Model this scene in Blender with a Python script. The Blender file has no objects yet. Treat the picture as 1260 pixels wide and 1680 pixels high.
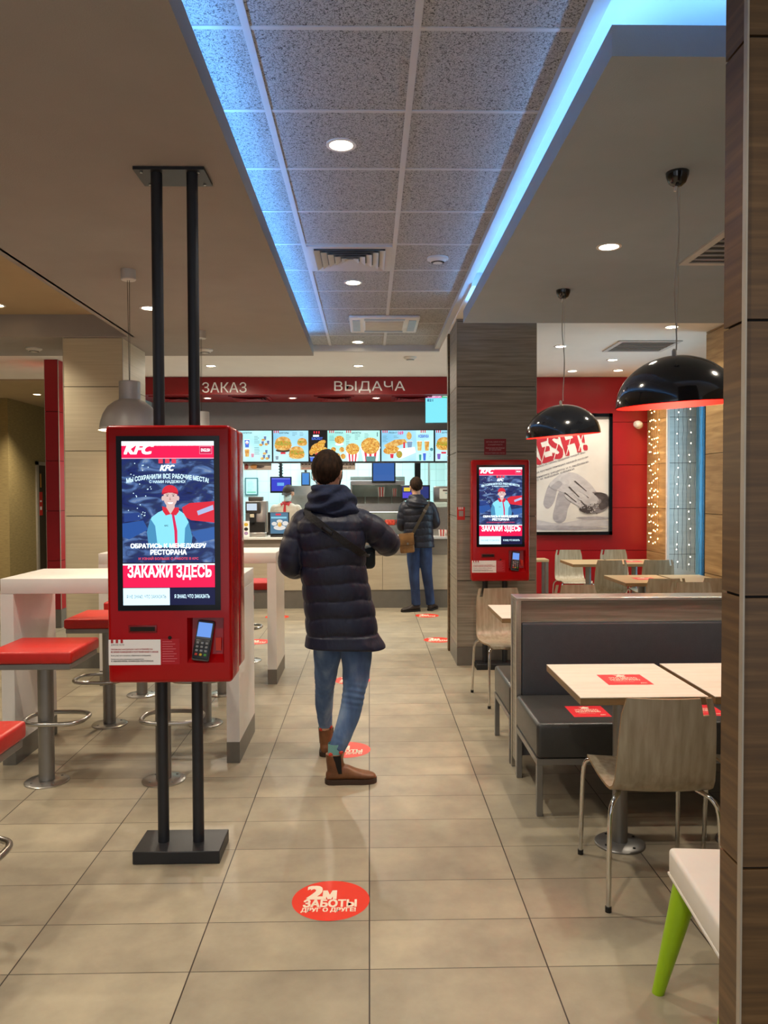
import bpy, bmesh, math, random
from mathutils import Vector, Matrix, Euler, Quaternion
from math import sin, cos, pi, radians, sqrt, atan2

random.seed(7)
SC = bpy.context.scene
COL = SC.collection

# ------------------------------------------------------------------ camera
cam_data = bpy.data.cameras.new('camera')
cam = bpy.data.objects.new('camera', cam_data)
COL.objects.link(cam)
SC.camera = cam
PITCH, YAW, ROLL, FPX = -0.0257386, 0.0188669, -0.0036778, 1282.49
_F = Vector((sin(YAW) * cos(PITCH), cos(YAW) * cos(PITCH), sin(PITCH)))
_R = _F.cross(Vector((0, 0, 1))).normalized()
_U = _R.cross(_F)
_R2 = _R * cos(ROLL) + _U * sin(ROLL)
_U2 = _U * cos(ROLL) - _R * sin(ROLL)
cam.matrix_world = Matrix(((_R2.x, _U2.x, -_F.x, 0), (_R2.y, _U2.y, -_F.y, 0), (_R2.z, _U2.z, -_F.z, 1.6), (0, 0, 0, 1)))
cam_data.sensor_fit = 'VERTICAL'
cam_data.sensor_height = 24.0
cam_data.sensor_width = 18.0
cam_data.lens = FPX / 1680.0 * 24.0
cam_data.clip_start = 0.05

# ------------------------------------------------------------------ world, exposure, light levels
W = bpy.data.worlds.new('world')
SC.world = W
W.use_nodes = True
_bg = W.node_tree.nodes['Background']
_bg.inputs['Color'].default_value = (0.86, 0.92, 1.0, 1)
_bg.inputs['Strength'].default_value = 0.30
SC.view_settings.view_transform = 'Standard'
SC.view_settings.look = 'None'
SC.view_settings.exposure = 0.0
SC.view_settings.gamma = 1.0
SC.view_settings.use_curve_mapping = False

DOWN_W = 94.0          # watts of one recessed downlight
WARM = (1.0, 0.88, 0.71)
LED_BLUE = (0.12, 0.40, 1.0)
LED_STRENGTH = 60.0


def add_light(name, kind, loc, energy, color, rot=(0, 0, 0), size=0.1, size_y=None, spot=None, blend=0.5):
    ld = bpy.data.lights.new(name, kind)
    ld.energy = energy
    ld.color = color
    if kind == 'AREA':
        ld.size = size
        if size_y:
            ld.shape = 'RECTANGLE'
            ld.size_y = size_y
    elif kind == 'SPOT':
        ld.spot_size = radians(spot)
        ld.spot_blend = blend
        ld.shadow_soft_size = size
    else:
        ld.shadow_soft_size = size
    o = bpy.data.objects.new(name, ld)
    COL.objects.link(o)
    o.location = loc
    o.rotation_euler = rot
    return o


# kitchen tubes (cool white) and the glazed shopfront behind the camera
add_light('kitchen_light', 'AREA', (-0.9, 12.7, 2.58), 120, (0.78, 0.96, 1.0), size=3.6, size_y=1.2)
add_light('street_daylight', 'AREA', (5.7, 8.6, 2.0), 175, (0.55, 0.83, 1.0), rot=(0, radians(90), radians(20)), size=2.6, size_y=2.4)
add_light('shopfront_daylight', 'AREA', (0.6, -1.6, 1.7), 26, (0.90, 0.94, 1.0), rot=(radians(90), 0, 0), size=5.0, size_y=2.6)


# ------------------------------------------------------------------ materials
def lin(h):
    h = h.lstrip('#')
    c = [int(h[i:i + 2], 16) / 255 for i in (0, 2, 4)]
    return tuple(x / 12.92 if x <= 0.04045 else ((x + 0.055) / 1.055) ** 2.4 for x in c)


MATS = {}


def mat(name, hexcol, rough=0.5, metal=0.0, var=0.06, scale=12.0, bump=0.0, stretch=(1, 1, 1), coat=0.0, spec=0.5, bscale=None):
    """Principled with a noise that varies its colour a little, and an optional bump."""
    if name in MATS:
        return MATS[name]
    m = bpy.data.materials.new(name)
    m.use_nodes = True
    nt = m.node_tree
    N, L = nt.nodes, nt.links
    p = N['Principled BSDF']
    c = lin(hexcol)
    tc = N.new('ShaderNodeTexCoord')
    mp = N.new('ShaderNodeMapping')
    mp.inputs['Scale'].default_value = stretch
    L.new(tc.outputs['Object'], mp.inputs['Vector'])
    nz = N.new('ShaderNodeTexNoise')
    nz.inputs['Scale'].default_value = scale
    nz.inputs['Detail'].default_value = 3
    L.new(mp.outputs[0], nz.inputs['Vector'])
    rp = N.new('ShaderNodeValToRGB')
    rp.color_ramp.elements[0].position = 0.3
    rp.color_ramp.elements[1].position = 0.7
    rp.color_ramp.elements[0].color = tuple(x * (1 - var) for x in c) + (1,)
    rp.color_ramp.elements[1].color = tuple(min(1, x * (1 + var)) for x in c) + (1,)
    L.new(nz.outputs['Fac'], rp.inputs['Fac'])
    L.new(rp.outputs['Color'], p.inputs['Base Color'])
    p.inputs['Roughness'].default_value = rough
    p.inputs['Metallic'].default_value = metal
    p.inputs['Specular IOR Level'].default_value = spec
    if coat:
        p.inputs['Coat Weight'].default_value = coat
        p.inputs['Coat Roughness'].default_value = 0.04
    if bump:
        b = N.new('ShaderNodeBump')
        b.inputs['Strength'].default_value = bump
        b.inputs['Distance'].default_value = 0.01
        if bscale:
            n2 = N.new('ShaderNodeTexNoise')
            n2.inputs['Scale'].default_value = bscale
            n2.inputs['Detail'].default_value = 4
            L.new(mp.outputs[0], n2.inputs['Vector'])
            L.new(n2.outputs['Fac'], b.inputs['Height'])
        else:
            L.new(nz.outputs['Fac'], b.inputs['Height'])
        L.new(b.outputs[0], p.inputs['Normal'])
    MATS[name] = m
    return m


def ramp_mat(name, stops, scale=6.0, stretch=(1, 1, 1), rough=0.5, detail=6, distortion=0.0, bump=0.0, spec=0.5, emit=0.0, coat=0.0, loc=(0, 0, 0)):
    """Noise -> colour ramp; as surface colour, or as emission for a screen picture."""
    if name in MATS:
        return MATS[name]
    m = bpy.data.materials.new(name)
    m.use_nodes = True
    nt = m.node_tree
    N, L = nt.nodes, nt.links
    p = N['Principled BSDF']
    tc = N.new('ShaderNodeTexCoord')
    mp = N.new('ShaderNodeMapping')
    mp.inputs['Scale'].default_value = stretch
    mp.inputs['Location'].default_value = loc
    L.new(tc.outputs['Object'], mp.inputs['Vector'])
    nz = N.new('ShaderNodeTexNoise')
    nz.inputs['Scale'].default_value = scale
    nz.inputs['Detail'].default_value = detail
    nz.inputs['Distortion'].default_value = distortion
    L.new(mp.outputs[0], nz.inputs['Vector'])
    rp = N.new('ShaderNodeValToRGB')
    e = rp.color_ramp.elements
    while len(e) < len(stops):
        e.new(0.5)
    for el, (pos, hx) in zip(e, stops):
        el.position = pos
        el.color = lin(hx) + (1,)
    L.new(nz.outputs['Fac'], rp.inputs['Fac'])
    if emit:
        p.inputs['Base Color'].default_value = (0.01, 0.01, 0.01, 1)
        L.new(rp.outputs['Color'], p.inputs['Emission Color'])
        p.inputs['Emission Strength'].default_value = emit
    else:
        L.new(rp.outputs['Color'], p.inputs['Base Color'])
    p.inputs['Roughness'].default_value = rough
    p.inputs['Specular IOR Level'].default_value = spec
    if coat:
        p.inputs['Coat Weight'].default_value = coat
    if bump:
        b = N.new('ShaderNodeBump')
        b.inputs['Strength'].default_value = bump
        b.inputs['Distance'].default_value = 0.004
        L.new(nz.outputs['Fac'], b.inputs['Height'])
        L.new(b.outputs[0], p.inputs['Normal'])
    MATS[name] = m
    return m


def glow(hexcol, strength=1.0, rough=0.25):
    name = 'glow_%s_%g' % (hexcol.strip('#'), strength)
    if name in MATS:
        return MATS[name]
    m = bpy.data.materials.new(name)
    m.use_nodes = True
    nt = m.node_tree
    p = nt.nodes['Principled BSDF']
    p.inputs['Base Color'].default_value = (0.01, 0.01, 0.01, 1)
    p.inputs['Roughness'].default_value = rough
    p.inputs['Specular IOR Level'].default_value = 0.3
    nz = nt.nodes.new('ShaderNodeTexNoise')
    nz.inputs['Scale'].default_value = 30
    rp = nt.nodes.new('ShaderNodeValToRGB')
    c = lin(hexcol)
    rp.color_ramp.elements[0].color = tuple(x * 0.97 for x in c) + (1,)
    rp.color_ramp.elements[1].color = c + (1,)
    nt.links.new(nz.outputs['Fac'], rp.inputs['Fac'])
    nt.links.new(rp.outputs['Color'], p.inputs['Emission Color'])
    p.inputs['Emission Strength'].default_value = strength
    MATS[name] = m
    return m


def emitter(name, rgb, strength):
    if name in MATS:
        return MATS[name]
    m = bpy.data.materials.new(name)
    m.use_nodes = True
    nt = m.node_tree
    p = nt.nodes['Principled BSDF']
    p.inputs['Base Color'].default_value = (0.8, 0.8, 0.8, 1)
    p.inputs['Emission Color'].default_value = tuple(rgb) + (1,)
    p.inputs['Emission Strength'].default_value = strength
    MATS[name] = m
    return m


def floor_material():
    m = bpy.data.materials.new('floor_tile')
    m.use_nodes = True
    nt = m.node_tree
    N, L = nt.nodes, nt.links
    p = N['Principled BSDF']
    tc = N.new('ShaderNodeTexCoord')
    sp = N.new('ShaderNodeSeparateXYZ')
    L.new(tc.outputs['Object'], sp.inputs[0])

    def math_node(op, a, b=None):
        n = N.new('ShaderNodeMath')
        n.operation = op
        for i, v in enumerate((a, b)):
            if v is None:
                continue
            if isinstance(v, (int, float)):
                n.inputs[i].default_value = v
            else:
                L.new(v, n.inputs[i])
        return n.outputs[0]

    def cell(axis, off, size):
        t = math_node('DIVIDE', math_node('SUBTRACT', axis, off), size)
        fl = math_node('FLOOR', t)
        fr = math_node('SUBTRACT', t, fl)
        edge = math_node('MULTIPLY', math_node('MINIMUM', fr, math_node('SUBTRACT', 1.0, fr)), size)
        return fl, edge
    ix, ex = cell(sp.outputs['X'], -0.00567, 0.60014)
    iy, ey = cell(sp.outputs['Y'], 2.58114, 0.298083)
    gx = math_node('LESS_THAN', ex, 0.0024)
    gy = math_node('LESS_THAN', ey, 0.0016)
    g = math_node('MAXIMUM', gx, gy)
    cb = N.new('ShaderNodeCombineXYZ')
    L.new(ix, cb.inputs[0])
    L.new(iy, cb.inputs[1])
    wn = N.new('ShaderNodeTexWhiteNoise')
    L.new(cb.outputs[0], wn.inputs['Vector'])
    n1 = N.new('ShaderNodeTexNoise')
    n1.inputs['Scale'].default_value = 3.2
    n1.inputs['Detail'].default_value = 8
    n1.inputs['Roughness'].default_value = 0.62
    off = N.new('ShaderNodeVectorMath')
    off.operation = 'ADD'
    L.new(tc.outputs['Object'], off.inputs[0])
    sc2 = N.new('ShaderNodeVectorMath')
    sc2.operation = 'SCALE'
    sc2.inputs['Scale'].default_value = 7.3
    L.new(wn.outputs['Color'], sc2.inputs[0])
    L.new(sc2.outputs[0], off.inputs[1])
    L.new(off.outputs[0], n1.inputs['Vector'])
    rp = N.new('ShaderNodeValToRGB')
    e = rp.color_ramp.elements
    e[0].position, e[0].color = 0.28, lin('#8d8371') + (1,)
    e[1].position, e[1].color = 0.72, lin('#b1a68d') + (1,)
    L.new(n1.outputs['Fac'], rp.inputs['Fac'])
    mr = N.new('ShaderNodeMapRange')
    mr.inputs['To Min'].default_value = 0.90
    mr.inputs['To Max'].default_value = 1.08
    L.new(wn.outputs['Value'], mr.inputs['Value'])
    hs = N.new('ShaderNodeHueSaturation')
    L.new(rp.outputs['Color'], hs.inputs['Color'])
    L.new(mr.outputs[0], hs.inputs['Value'])
    mx = N.new('ShaderNodeMix')
    mx.data_type = 'RGBA'
    L.new(g, mx.inputs['Factor'])
    L.new(hs.outputs['Color'], mx.inputs['A'])
    mx.inputs['B'].default_value = lin('#3a3128') + (1,)
    L.new(mx.outputs['Result'], p.inputs['Base Color'])
    mr2 = N.new('ShaderNodeMapRange')
    mr2.inputs['To Min'].default_value = 0.34
    mr2.inputs['To Max'].default_value = 0.50
    L.new(n1.outputs['Fac'], mr2.inputs['Value'])
    L.new(mr2.outputs[0], p.inputs['Roughness'])
    p.inputs['Specular IOR Level'].default_value = 0.42
    b = N.new('ShaderNodeBump')
    b.inputs['Strength'].default_value = 0.5
    b.inputs['Distance'].default_value = 0.002
    inv = math_node('SUBTRACT', 1.0, g)
    L.new(inv, b.inputs['Height'])
    L.new(b.outputs[0], p.inputs['Normal'])
    return m


def acoustic_material():
    """Wood-wool ceiling board: fine tangled pale fibres."""
    m = bpy.data.materials.new('wood_wool_board')
    m.use_nodes = True
    nt = m.node_tree
    N, L = nt.nodes, nt.links
    p = N['Principled BSDF']
    tc = N.new('ShaderNodeTexCoord')
    n0 = N.new('ShaderNodeTexNoise')
    n0.inputs['Scale'].default_value = 45
    n0.inputs['Detail'].default_value = 1
    L.new(tc.outputs['Object'], n0.inputs['Vector'])
    mxv = N.new('ShaderNodeVectorMath')
    mxv.operation = 'SCALE'
    mxv.inputs['Scale'].default_value = 0.035
    L.new(n0.outputs['Color'], mxv.inputs[0])
    add = N.new('ShaderNodeVectorMath')
    add.operation = 'ADD'
    L.new(tc.outputs['Object'], add.inputs[0])
    L.new(mxv.outputs[0], add.inputs[1])
    v = N.new('ShaderNodeTexVoronoi')
    v.feature = 'DISTANCE_TO_EDGE'
    v.inputs['Scale'].default_value = 78
    L.new(add.outputs[0], v.inputs['Vector'])
    n1 = N.new('ShaderNodeTexNoise')
    n1.inputs['Scale'].default_value = 95
    n1.inputs['Detail'].default_value = 2
    n1.inputs['Distortion'].default_value = 1.5
    L.new(tc.outputs['Object'], n1.inputs['Vector'])
    mu = N.new('ShaderNodeMath')
    mu.operation = 'MULTIPLY_ADD'
    L.new(v.outputs['Distance'], mu.inputs[0])
    mu.inputs[1].default_value = 1.3
    L.new(n1.outputs['Fac'], mu.inputs[2])
    rp = N.new('ShaderNodeValToRGB')
    e = rp.color_ramp.elements
    e[0].position, e[0].color = 0.40, lin('#4c4a47') + (1,)
    e[1].position, e[1].color = 0.68, lin('#bab8b4') + (1,)
    L.new(mu.outputs[0], rp.inputs['Fac'])
    L.new(rp.outputs['Color'], p.inputs['Base Color'])
    p.inputs['Roughness'].default_value = 0.95
    b = N.new('ShaderNodeBump')
    b.inputs['Strength'].default_value = 0.6
    b.inputs['Distance'].default_value = 0.004
    L.new(mu.outputs[0], b.inputs['Height'])
    L.new(b.outputs[0], p.inputs['Normal'])
    return m


def kitchen_tile_material():
    m = bpy.data.materials.new('kitchen_wall_tile')
    m.use_nodes = True
    nt = m.node_tree
    N, L = nt.nodes, nt.links
    p = N['Principled BSDF']
    tc = N.new('ShaderNodeTexCoord')
    mp = N.new('ShaderNodeMapping')
    mp.inputs['Rotation'].default_value = (radians(90), 0, 0)
    L.new(tc.outputs['Object'], mp.inputs['Vector'])
    bt = N.new('ShaderNodeTexBrick')
    bt.offset = 0
    bt.inputs['Scale'].default_value = 1
    bt.inputs['Brick Width'].default_value = 0.2
    bt.inputs['Row Height'].default_value = 0.2
    bt.inputs['Mortar Size'].default_value = 0.003
    bt.inputs['Color1'].default_value = lin('#cfe6e2') + (1,)
    bt.inputs['Color2'].default_value = lin('#c8e2df') + (1,)
    bt.inputs['Mortar'].default_value = lin('#a9c4c2') + (1,)
    L.new(mp.outputs[0], bt.inputs['Vector'])
    L.new(bt.outputs['Color'], p.inputs['Base Color'])
    p.inputs['Roughness'].default_value = 0.25
    return m


def glass_material():
    m = bpy.data.materials.new('window_glass')
    m.use_nodes = True
    nt = m.node_tree
    N, L = nt.nodes, nt.links
    out = N['Material Output']
    p = N['Principled BSDF']
    tr = N.new('ShaderNodeBsdfTransparent')
    tr.inputs['Color'].default_value = (0.9, 0.97, 1, 1)
    gl = N.new('ShaderNodeBsdfGlossy')
    gl.inputs['Roughness'].default_value = 0.02
    fr = N.new('ShaderNodeFresnel')
    mx = N.new('ShaderNodeMixShader')
    L.new(fr.outputs[0], mx.inputs[0])
    L.new(tr.outputs[0], mx.inputs[1])
    L.new(gl.outputs[0], mx.inputs[2])
    L.new(mx.outputs[0], out.inputs['Surface'])
    N.remove(p)
    return m


M_FLOOR = floor_material()
M_BOARD = acoustic_material()
M_KTILE = kitchen_tile_material()
M_GLASS = glass_material()
M_GRID = mat('ceiling_grid_white', '#c9c6c2', 0.5, var=0.02)
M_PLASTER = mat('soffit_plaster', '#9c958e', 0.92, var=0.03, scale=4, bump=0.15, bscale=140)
M_PLASTER_R = mat('soffit_plaster_cool_light', '#a5b0bb', 0.92, var=0.03, scale=4, bump=0.15, bscale=140)  # bluer than the left soffit: cool cove and window light put into colour
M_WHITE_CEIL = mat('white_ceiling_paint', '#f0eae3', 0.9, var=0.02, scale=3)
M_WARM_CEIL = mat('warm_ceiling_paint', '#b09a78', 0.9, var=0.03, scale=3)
M_WOOD = ramp_mat('wood_panel', [(0.22, '#6f695e'), (0.5, '#8d8678'), (0.78, '#a69f91')], scale=2.6, stretch=(0.9, 0.9, 20), rough=0.45, detail=10, distortion=0.3)
M_WOOD_BROWN = ramp_mat('wood_panel_brown', [(0.22, '#48341f'), (0.5, '#614729'), (0.78, '#7a5c3a')], scale=2.8, stretch=(0.9, 0.9, 20), rough=0.42, detail=10, distortion=0.3)
M_WOOD_PALE = ramp_mat('wood_panel_pale', [(0.2, '#bdb093'), (0.5, '#c6b99b'), (0.8, '#cfc3a6')], scale=2.6, stretch=(0.8, 0.8, 26), rough=0.45, detail=8, distortion=0.2)
M_WOOD_TAN = ramp_mat('wood_panel_tan', [(0.25, '#8a6c44'), (0.5, '#a98a5c'), (0.75, '#bd9f70')], scale=2.2, stretch=(1.0, 1.0, 12), rough=0.45, detail=8, distortion=0.6)
M_DARKGAP = mat('joint_black', '#1b1612', 0.9)
M_ALU = mat('brushed_aluminium', '#b7b3ac', 0.32, 0.9, var=0.05, scale=40, stretch=(1, 1, 8))
M_TRIMPALE = mat('pale_edge_trim', '#b3a999', 0.45, 0.3)
M_PLINTH = mat('plinth_grey', '#77736b', 0.4, 0.3, var=0.05)
M_REDWALL = mat('red_wall_panel', '#a3121c', 0.38, var=0.06, scale=3)
M_REDHOOD = mat('red_fascia', '#8c080d', 0.4, var=0.04)
M_OLIVE = ramp_mat('olive_wallpaper', [(0.3, '#8b784d'), (0.7, '#a38e5b')], scale=5, stretch=(2, 2, 14), rough=0.7)
M_DARKWALL = mat('dark_grey_wall', '#7b797a', 0.85, var=0.03)
M_STEEL = mat('stainless_steel', '#b9b7b2', 0.28, 0.95, var=0.06, scale=18, stretch=(1, 1, 6))
M_CHROME = mat('chrome', '#d8d6d2', 0.1, 1.0, var=0.02)
M_GREYMETAL = mat('grey_powder_coat', '#8f8d8a', 0.38, 0.7, var=0.03)
M_BLACK = mat('black_plastic', '#141416', 0.35, var=0.08)
M_BLACKGLOSS = mat('black_gloss', '#07080b', 0.12, var=0.1, spec=0.35)
M_ANTHRACITE = mat('anthracite_steel', '#2c2d31', 0.42, 0.35, var=0.06)
M_KIOSKRED = mat('kiosk_red_lacquer', '#a80409', 0.24, var=0.03, coat=0.25, spec=0.35)
M_REDVINYL = mat('red_vinyl', '#c4221a', 0.38, var=0.05, scale=30, bump=0.08, bscale=60)
M_WHITELAM = mat('white_laminate', '#e9e4de', 0.3, var=0.02)
M_STICKRED = mat('sticker_red', '#ee3a22', 0.45, var=0.03)
M_STICKWHITE = mat('sticker_lettering', '#f7e6cf', 0.5, var=0.02)
M_WHITE = mat('white_print', '#f8f5f2', 0.45, var=0.01)
M_LEATHER = mat('charcoal_leatherette', '#42464c', 0.48, var=0.05, scale=30, bump=0.12, bscale=160)
M_LEATHERSEAT = mat('black_leatherette', '#3b3a38', 0.34, var=0.06, scale=30, bump=0.12, bscale=160)
M_OAK = ramp_mat('oak_veneer', [(0.25, '#8d816a'), (0.5, '#a2967f'), (0.75, '#b3a892')], scale=2.5, stretch=(16, 16, 1.0), rough=0.4, detail=7, distortion=0.3)
M_OAKEDGE = ramp_mat('oak_edge', [(0.3, '#7a5f40'), (0.7, '#94764f')], scale=4, stretch=(2, 2, 12), rough=0.5)
M_TABLECREAM = ramp_mat('table_cream', [(0.3, '#ded8c6'), (0.7, '#eae5d6')], scale=3, stretch=(1.2, 12, 1), rough=0.34, detail=6)
M_TABLEOAK = ramp_mat('table_oak', [(0.3, '#b0966c'), (0.7, '#c4ab82')], scale=3, stretch=(1.2, 14, 1), rough=0.34, detail=6)
M_GREEN = mat('lime_green_plastic', '#9bc40c', 0.4, var=0.03)
M_WHITEPLASTIC = mat('white_plastic', '#ece6db', 0.38, var=0.02)
M_SHADEBLACK = mat('lamp_shade_black', '#171a20', 0.13, var=0.04, coat=0.8)
M_SHADERED = mat('lamp_lining_red', '#ff1605', 0.5, var=0.03)
M_SHADEGREY = mat('lamp_shade_grey', '#c8c5c0', 0.42, 0.25, var=0.03)
M_CLEARCORD = mat('clear_cord', '#bdb9b2', 0.3, var=0.05)
M_DARKCORD = mat('thin_wire', '#4a3f34', 0.5, var=0.05)

# ------------------------------------------------------------------ mesh helpers
class B:
    """Collects geometry with a material per face; build() links ONE mesh object."""

    def __init__(self, m=None):
        self.v, self.f, self.mi, self.mats = [], [], [], []
        self.cur = 0
        if m:
            self.m(m)

    def m(self, material):
        if material not in self.mats:
            self.mats.append(material)
        self.cur = self.mats.index(material)
        return self

    def add(self, verts, faces):
        o = len(self.v)
        self.v += [tuple(x) for x in verts]
        self.f += [tuple(o + i for i in f) for f in faces]
        self.mi += [self.cur] * len(faces)
        return self

    def box(self, x0, x1, y0, y1, z0, z1):
        v = [(x0, y0, z0), (x1, y0, z0), (x1, y1, z0), (x0, y1, z0), (x0, y0, z1), (x1, y0, z1), (x1, y1, z1), (x0, y1, z1)]
        return self.add(v, [(0, 3, 2, 1), (4, 5, 6, 7), (0, 1, 5, 4), (1, 2, 6, 5), (2, 3, 7, 6), (3, 0, 4, 7)])

    def bm_add(self, bm, M=None):
        bm.verts.ensure_lookup_table()
        vs = [(M @ v.co if M else v.co.copy()) for v in bm.verts]
        idx = {v: i for i, v in enumerate(bm.verts)}
        fs = [tuple(idx[v] for v in f.verts) for f in bm.faces]
        self.add(vs, fs)
        bm.free()
        return self

    def rbox(self, x0, x1, y0, y1, z0, z1, r=0.01, seg=2, M=None, axis=None):
        bm = bmesh.new()
        bmesh.ops.create_cube(bm, size=1)
        for v in bm.verts:
            v.co = Vector(((x0 + x1) / 2 + v.co.x * (x1 - x0), (y0 + y1) / 2 + v.co.y * (y1 - y0), (z0 + z1) / 2 + v.co.z * (z1 - z0)))
        es = bm.edges[:]
        if axis is not None:
            es = [e for e in es if abs((e.verts[0].co - e.verts[1].co).normalized()[axis]) > 0.9]
        bmesh.ops.bevel(bm, geom=es, offset=r, segments=seg, profile=0.5, affect='EDGES')
        return self.bm_add(bm, M)

    def loft(self, rings, cap=True, closed=True):
        n = len(rings[0])
        vs = [p for r in rings for p in r]
        fs = []
        for i in range(len(rings) - 1):
            for j in range(n if closed else n - 1):
                k = (j + 1) % n
                fs.append((i * n + j, i * n + k, (i + 1) * n + k, (i + 1) * n + j))
        if cap:
            fs.append(tuple(range(n - 1, -1, -1)))
            fs.append(tuple((len(rings) - 1) * n + j for j in range(n)))
        return self.add(vs, fs)

    def tube(self, pts, r, seg=10, closed=False, cap=True):
        pts = [Vector(p) for p in pts]
        n = len(pts)
        rr = r if isinstance(r, (list, tuple)) else [r] * n
        rings = []
        up = None
        for i, p in enumerate(pts):
            if closed:
                t = (pts[(i + 1) % n] - pts[i - 1]).normalized()
            else:
                t = (pts[min(i + 1, n - 1)] - pts[max(i - 1, 0)]).normalized()
            if up is None:
                up = Vector((0, 0, 1)) if abs(t.z) < 0.9 else Vector((1, 0, 0))
            a = t.cross(up).normalized()
            up = a.cross(t).normalized()
            rings.append([p + a * (rr[i] * cos(2 * pi * k / seg)) + up * (rr[i] * sin(2 * pi * k / seg)) for k in range(seg)])
        if closed:
            rings.append(rings[0])
        return self.loft(rings, cap and not closed)

    def cyl(self, p0, p1, r0, r1=None, seg=20):
        return self.tube([p0, p1], [r0, r0 if r1 is None else r1], seg)

    def lathe(self, prof, c=(0, 0, 0), seg=32, cap=False):
        rings = [[(c[0] + r * cos(2 * pi * k / seg), c[1] + r * sin(2 * pi * k / seg), c[2] + z) for k in range(seg)] for r, z in prof]
        return self.loft(rings, cap)

    def ball(self, c, r, seg=16, rings=10):
        rx, ry, rz = r if isinstance(r, (tuple, list)) else (r, r, r)
        R = []
        for i in range(rings + 1):
            a = -pi / 2 + pi * i / rings
            q = max(cos(a), 0.001)
            R.append([(c[0] + rx * q * cos(2 * pi * k / seg), c[1] + ry * q * sin(2 * pi * k / seg), c[2] + rz * sin(a)) for k in range(seg)])
        return self.loft(R, True)

    def prism(self, pts, z0, z1):
        n = len(pts)
        v = [(x, y, z0) for x, y in pts] + [(x, y, z1) for x, y in pts]
        f = [tuple(range(n - 1, -1, -1)), tuple(range(n, 2 * n))] + [(i, (i + 1) % n, n + (i + 1) % n, n + i) for i in range(n)]
        return self.add(v, f)

    def mesh(self, name, smooth=True, angle=38):
        me = bpy.data.meshes.new(name)
        me.from_pydata(self.v, [], self.f)
        for m in self.mats:
            me.materials.append(m)
        if len(self.mats) > 1:
            me.polygons.foreach_set('material_index', self.mi)
        me.update()
        if smooth:
            me.shade_smooth()
            me.set_sharp_from_angle(angle=radians(angle))
        return me

    def build(self, name, parent=None, loc=None, rot=None, smooth=True, angle=38):
        o = bpy.data.objects.new(name, self.mesh(name, smooth, angle))
        COL.objects.link(o)
        if parent:
            o.parent = parent
        if loc:
            o.location = loc
        if rot:
            o.rotation_euler = rot
        return o


def tag(o, label=None, cat=None, group=None, kind=None):
    if label:
        o['label'] = label
    if cat:
        o['category'] = cat
    if group:
        o['group'] = group
    if kind:
        o['kind'] = kind
    return o


def thing(name, label, cat, loc=(0, 0, 0), rz=0.0, group=None):
    o = bpy.data.objects.new(name, None)
    COL.objects.link(o)
    o.location = loc
    o.rotation_euler = (0, 0, rz)
    o.empty_display_size = 0.1
    return tag(o, label, cat, group)


def struct(b, name, smooth=False):
    return tag(b.build(name, smooth=smooth), kind='structure')


KIDS = {}


def dup(root, loc, rz=0.0, label=None, skip=()):
    if not KIDS:
        pass
    def kids(o):
        return [c for c in COL.objects if c.parent is o]
    r = root.copy()
    COL.objects.link(r)
    r.location = loc
    r.rotation_euler = (r.rotation_euler[0], r.rotation_euler[1], rz)
    if label:
        r['label'] = label
    for ch in kids(root):
        if ch.type == 'LIGHT' and 'light' in skip:
            continue
        c = ch.copy()
        COL.objects.link(c)
        c.parent = r
        for g in kids(ch):
            d = g.copy()
            COL.objects.link(d)
            d.parent = c
    return r


def text_polys(body, bold=0.0, shear=0.0, spacing=1.0):
    cu = bpy.data.curves.new('lettering', 'FONT')
    cu.body = body
    cu.size = 1.0
    cu.offset = bold
    cu.shear = shear
    cu.space_character = spacing
    cu.resolution_u = 3
    o = bpy.data.objects.new('lettering', cu)
    COL.objects.link(o)
    bpy.context.view_layer.update()
    me = bpy.data.meshes.new_from_object(o.evaluated_get(bpy.context.evaluated_depsgraph_get()))
    vs = [(v.co.x, v.co.y) for v in me.vertices]
    fs = [tuple(p.vertices) for p in me.polygons]
    bpy.data.objects.remove(o)
    bpy.data.curves.remove(cu)
    bpy.data.meshes.remove(me)
    return vs, fs


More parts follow.
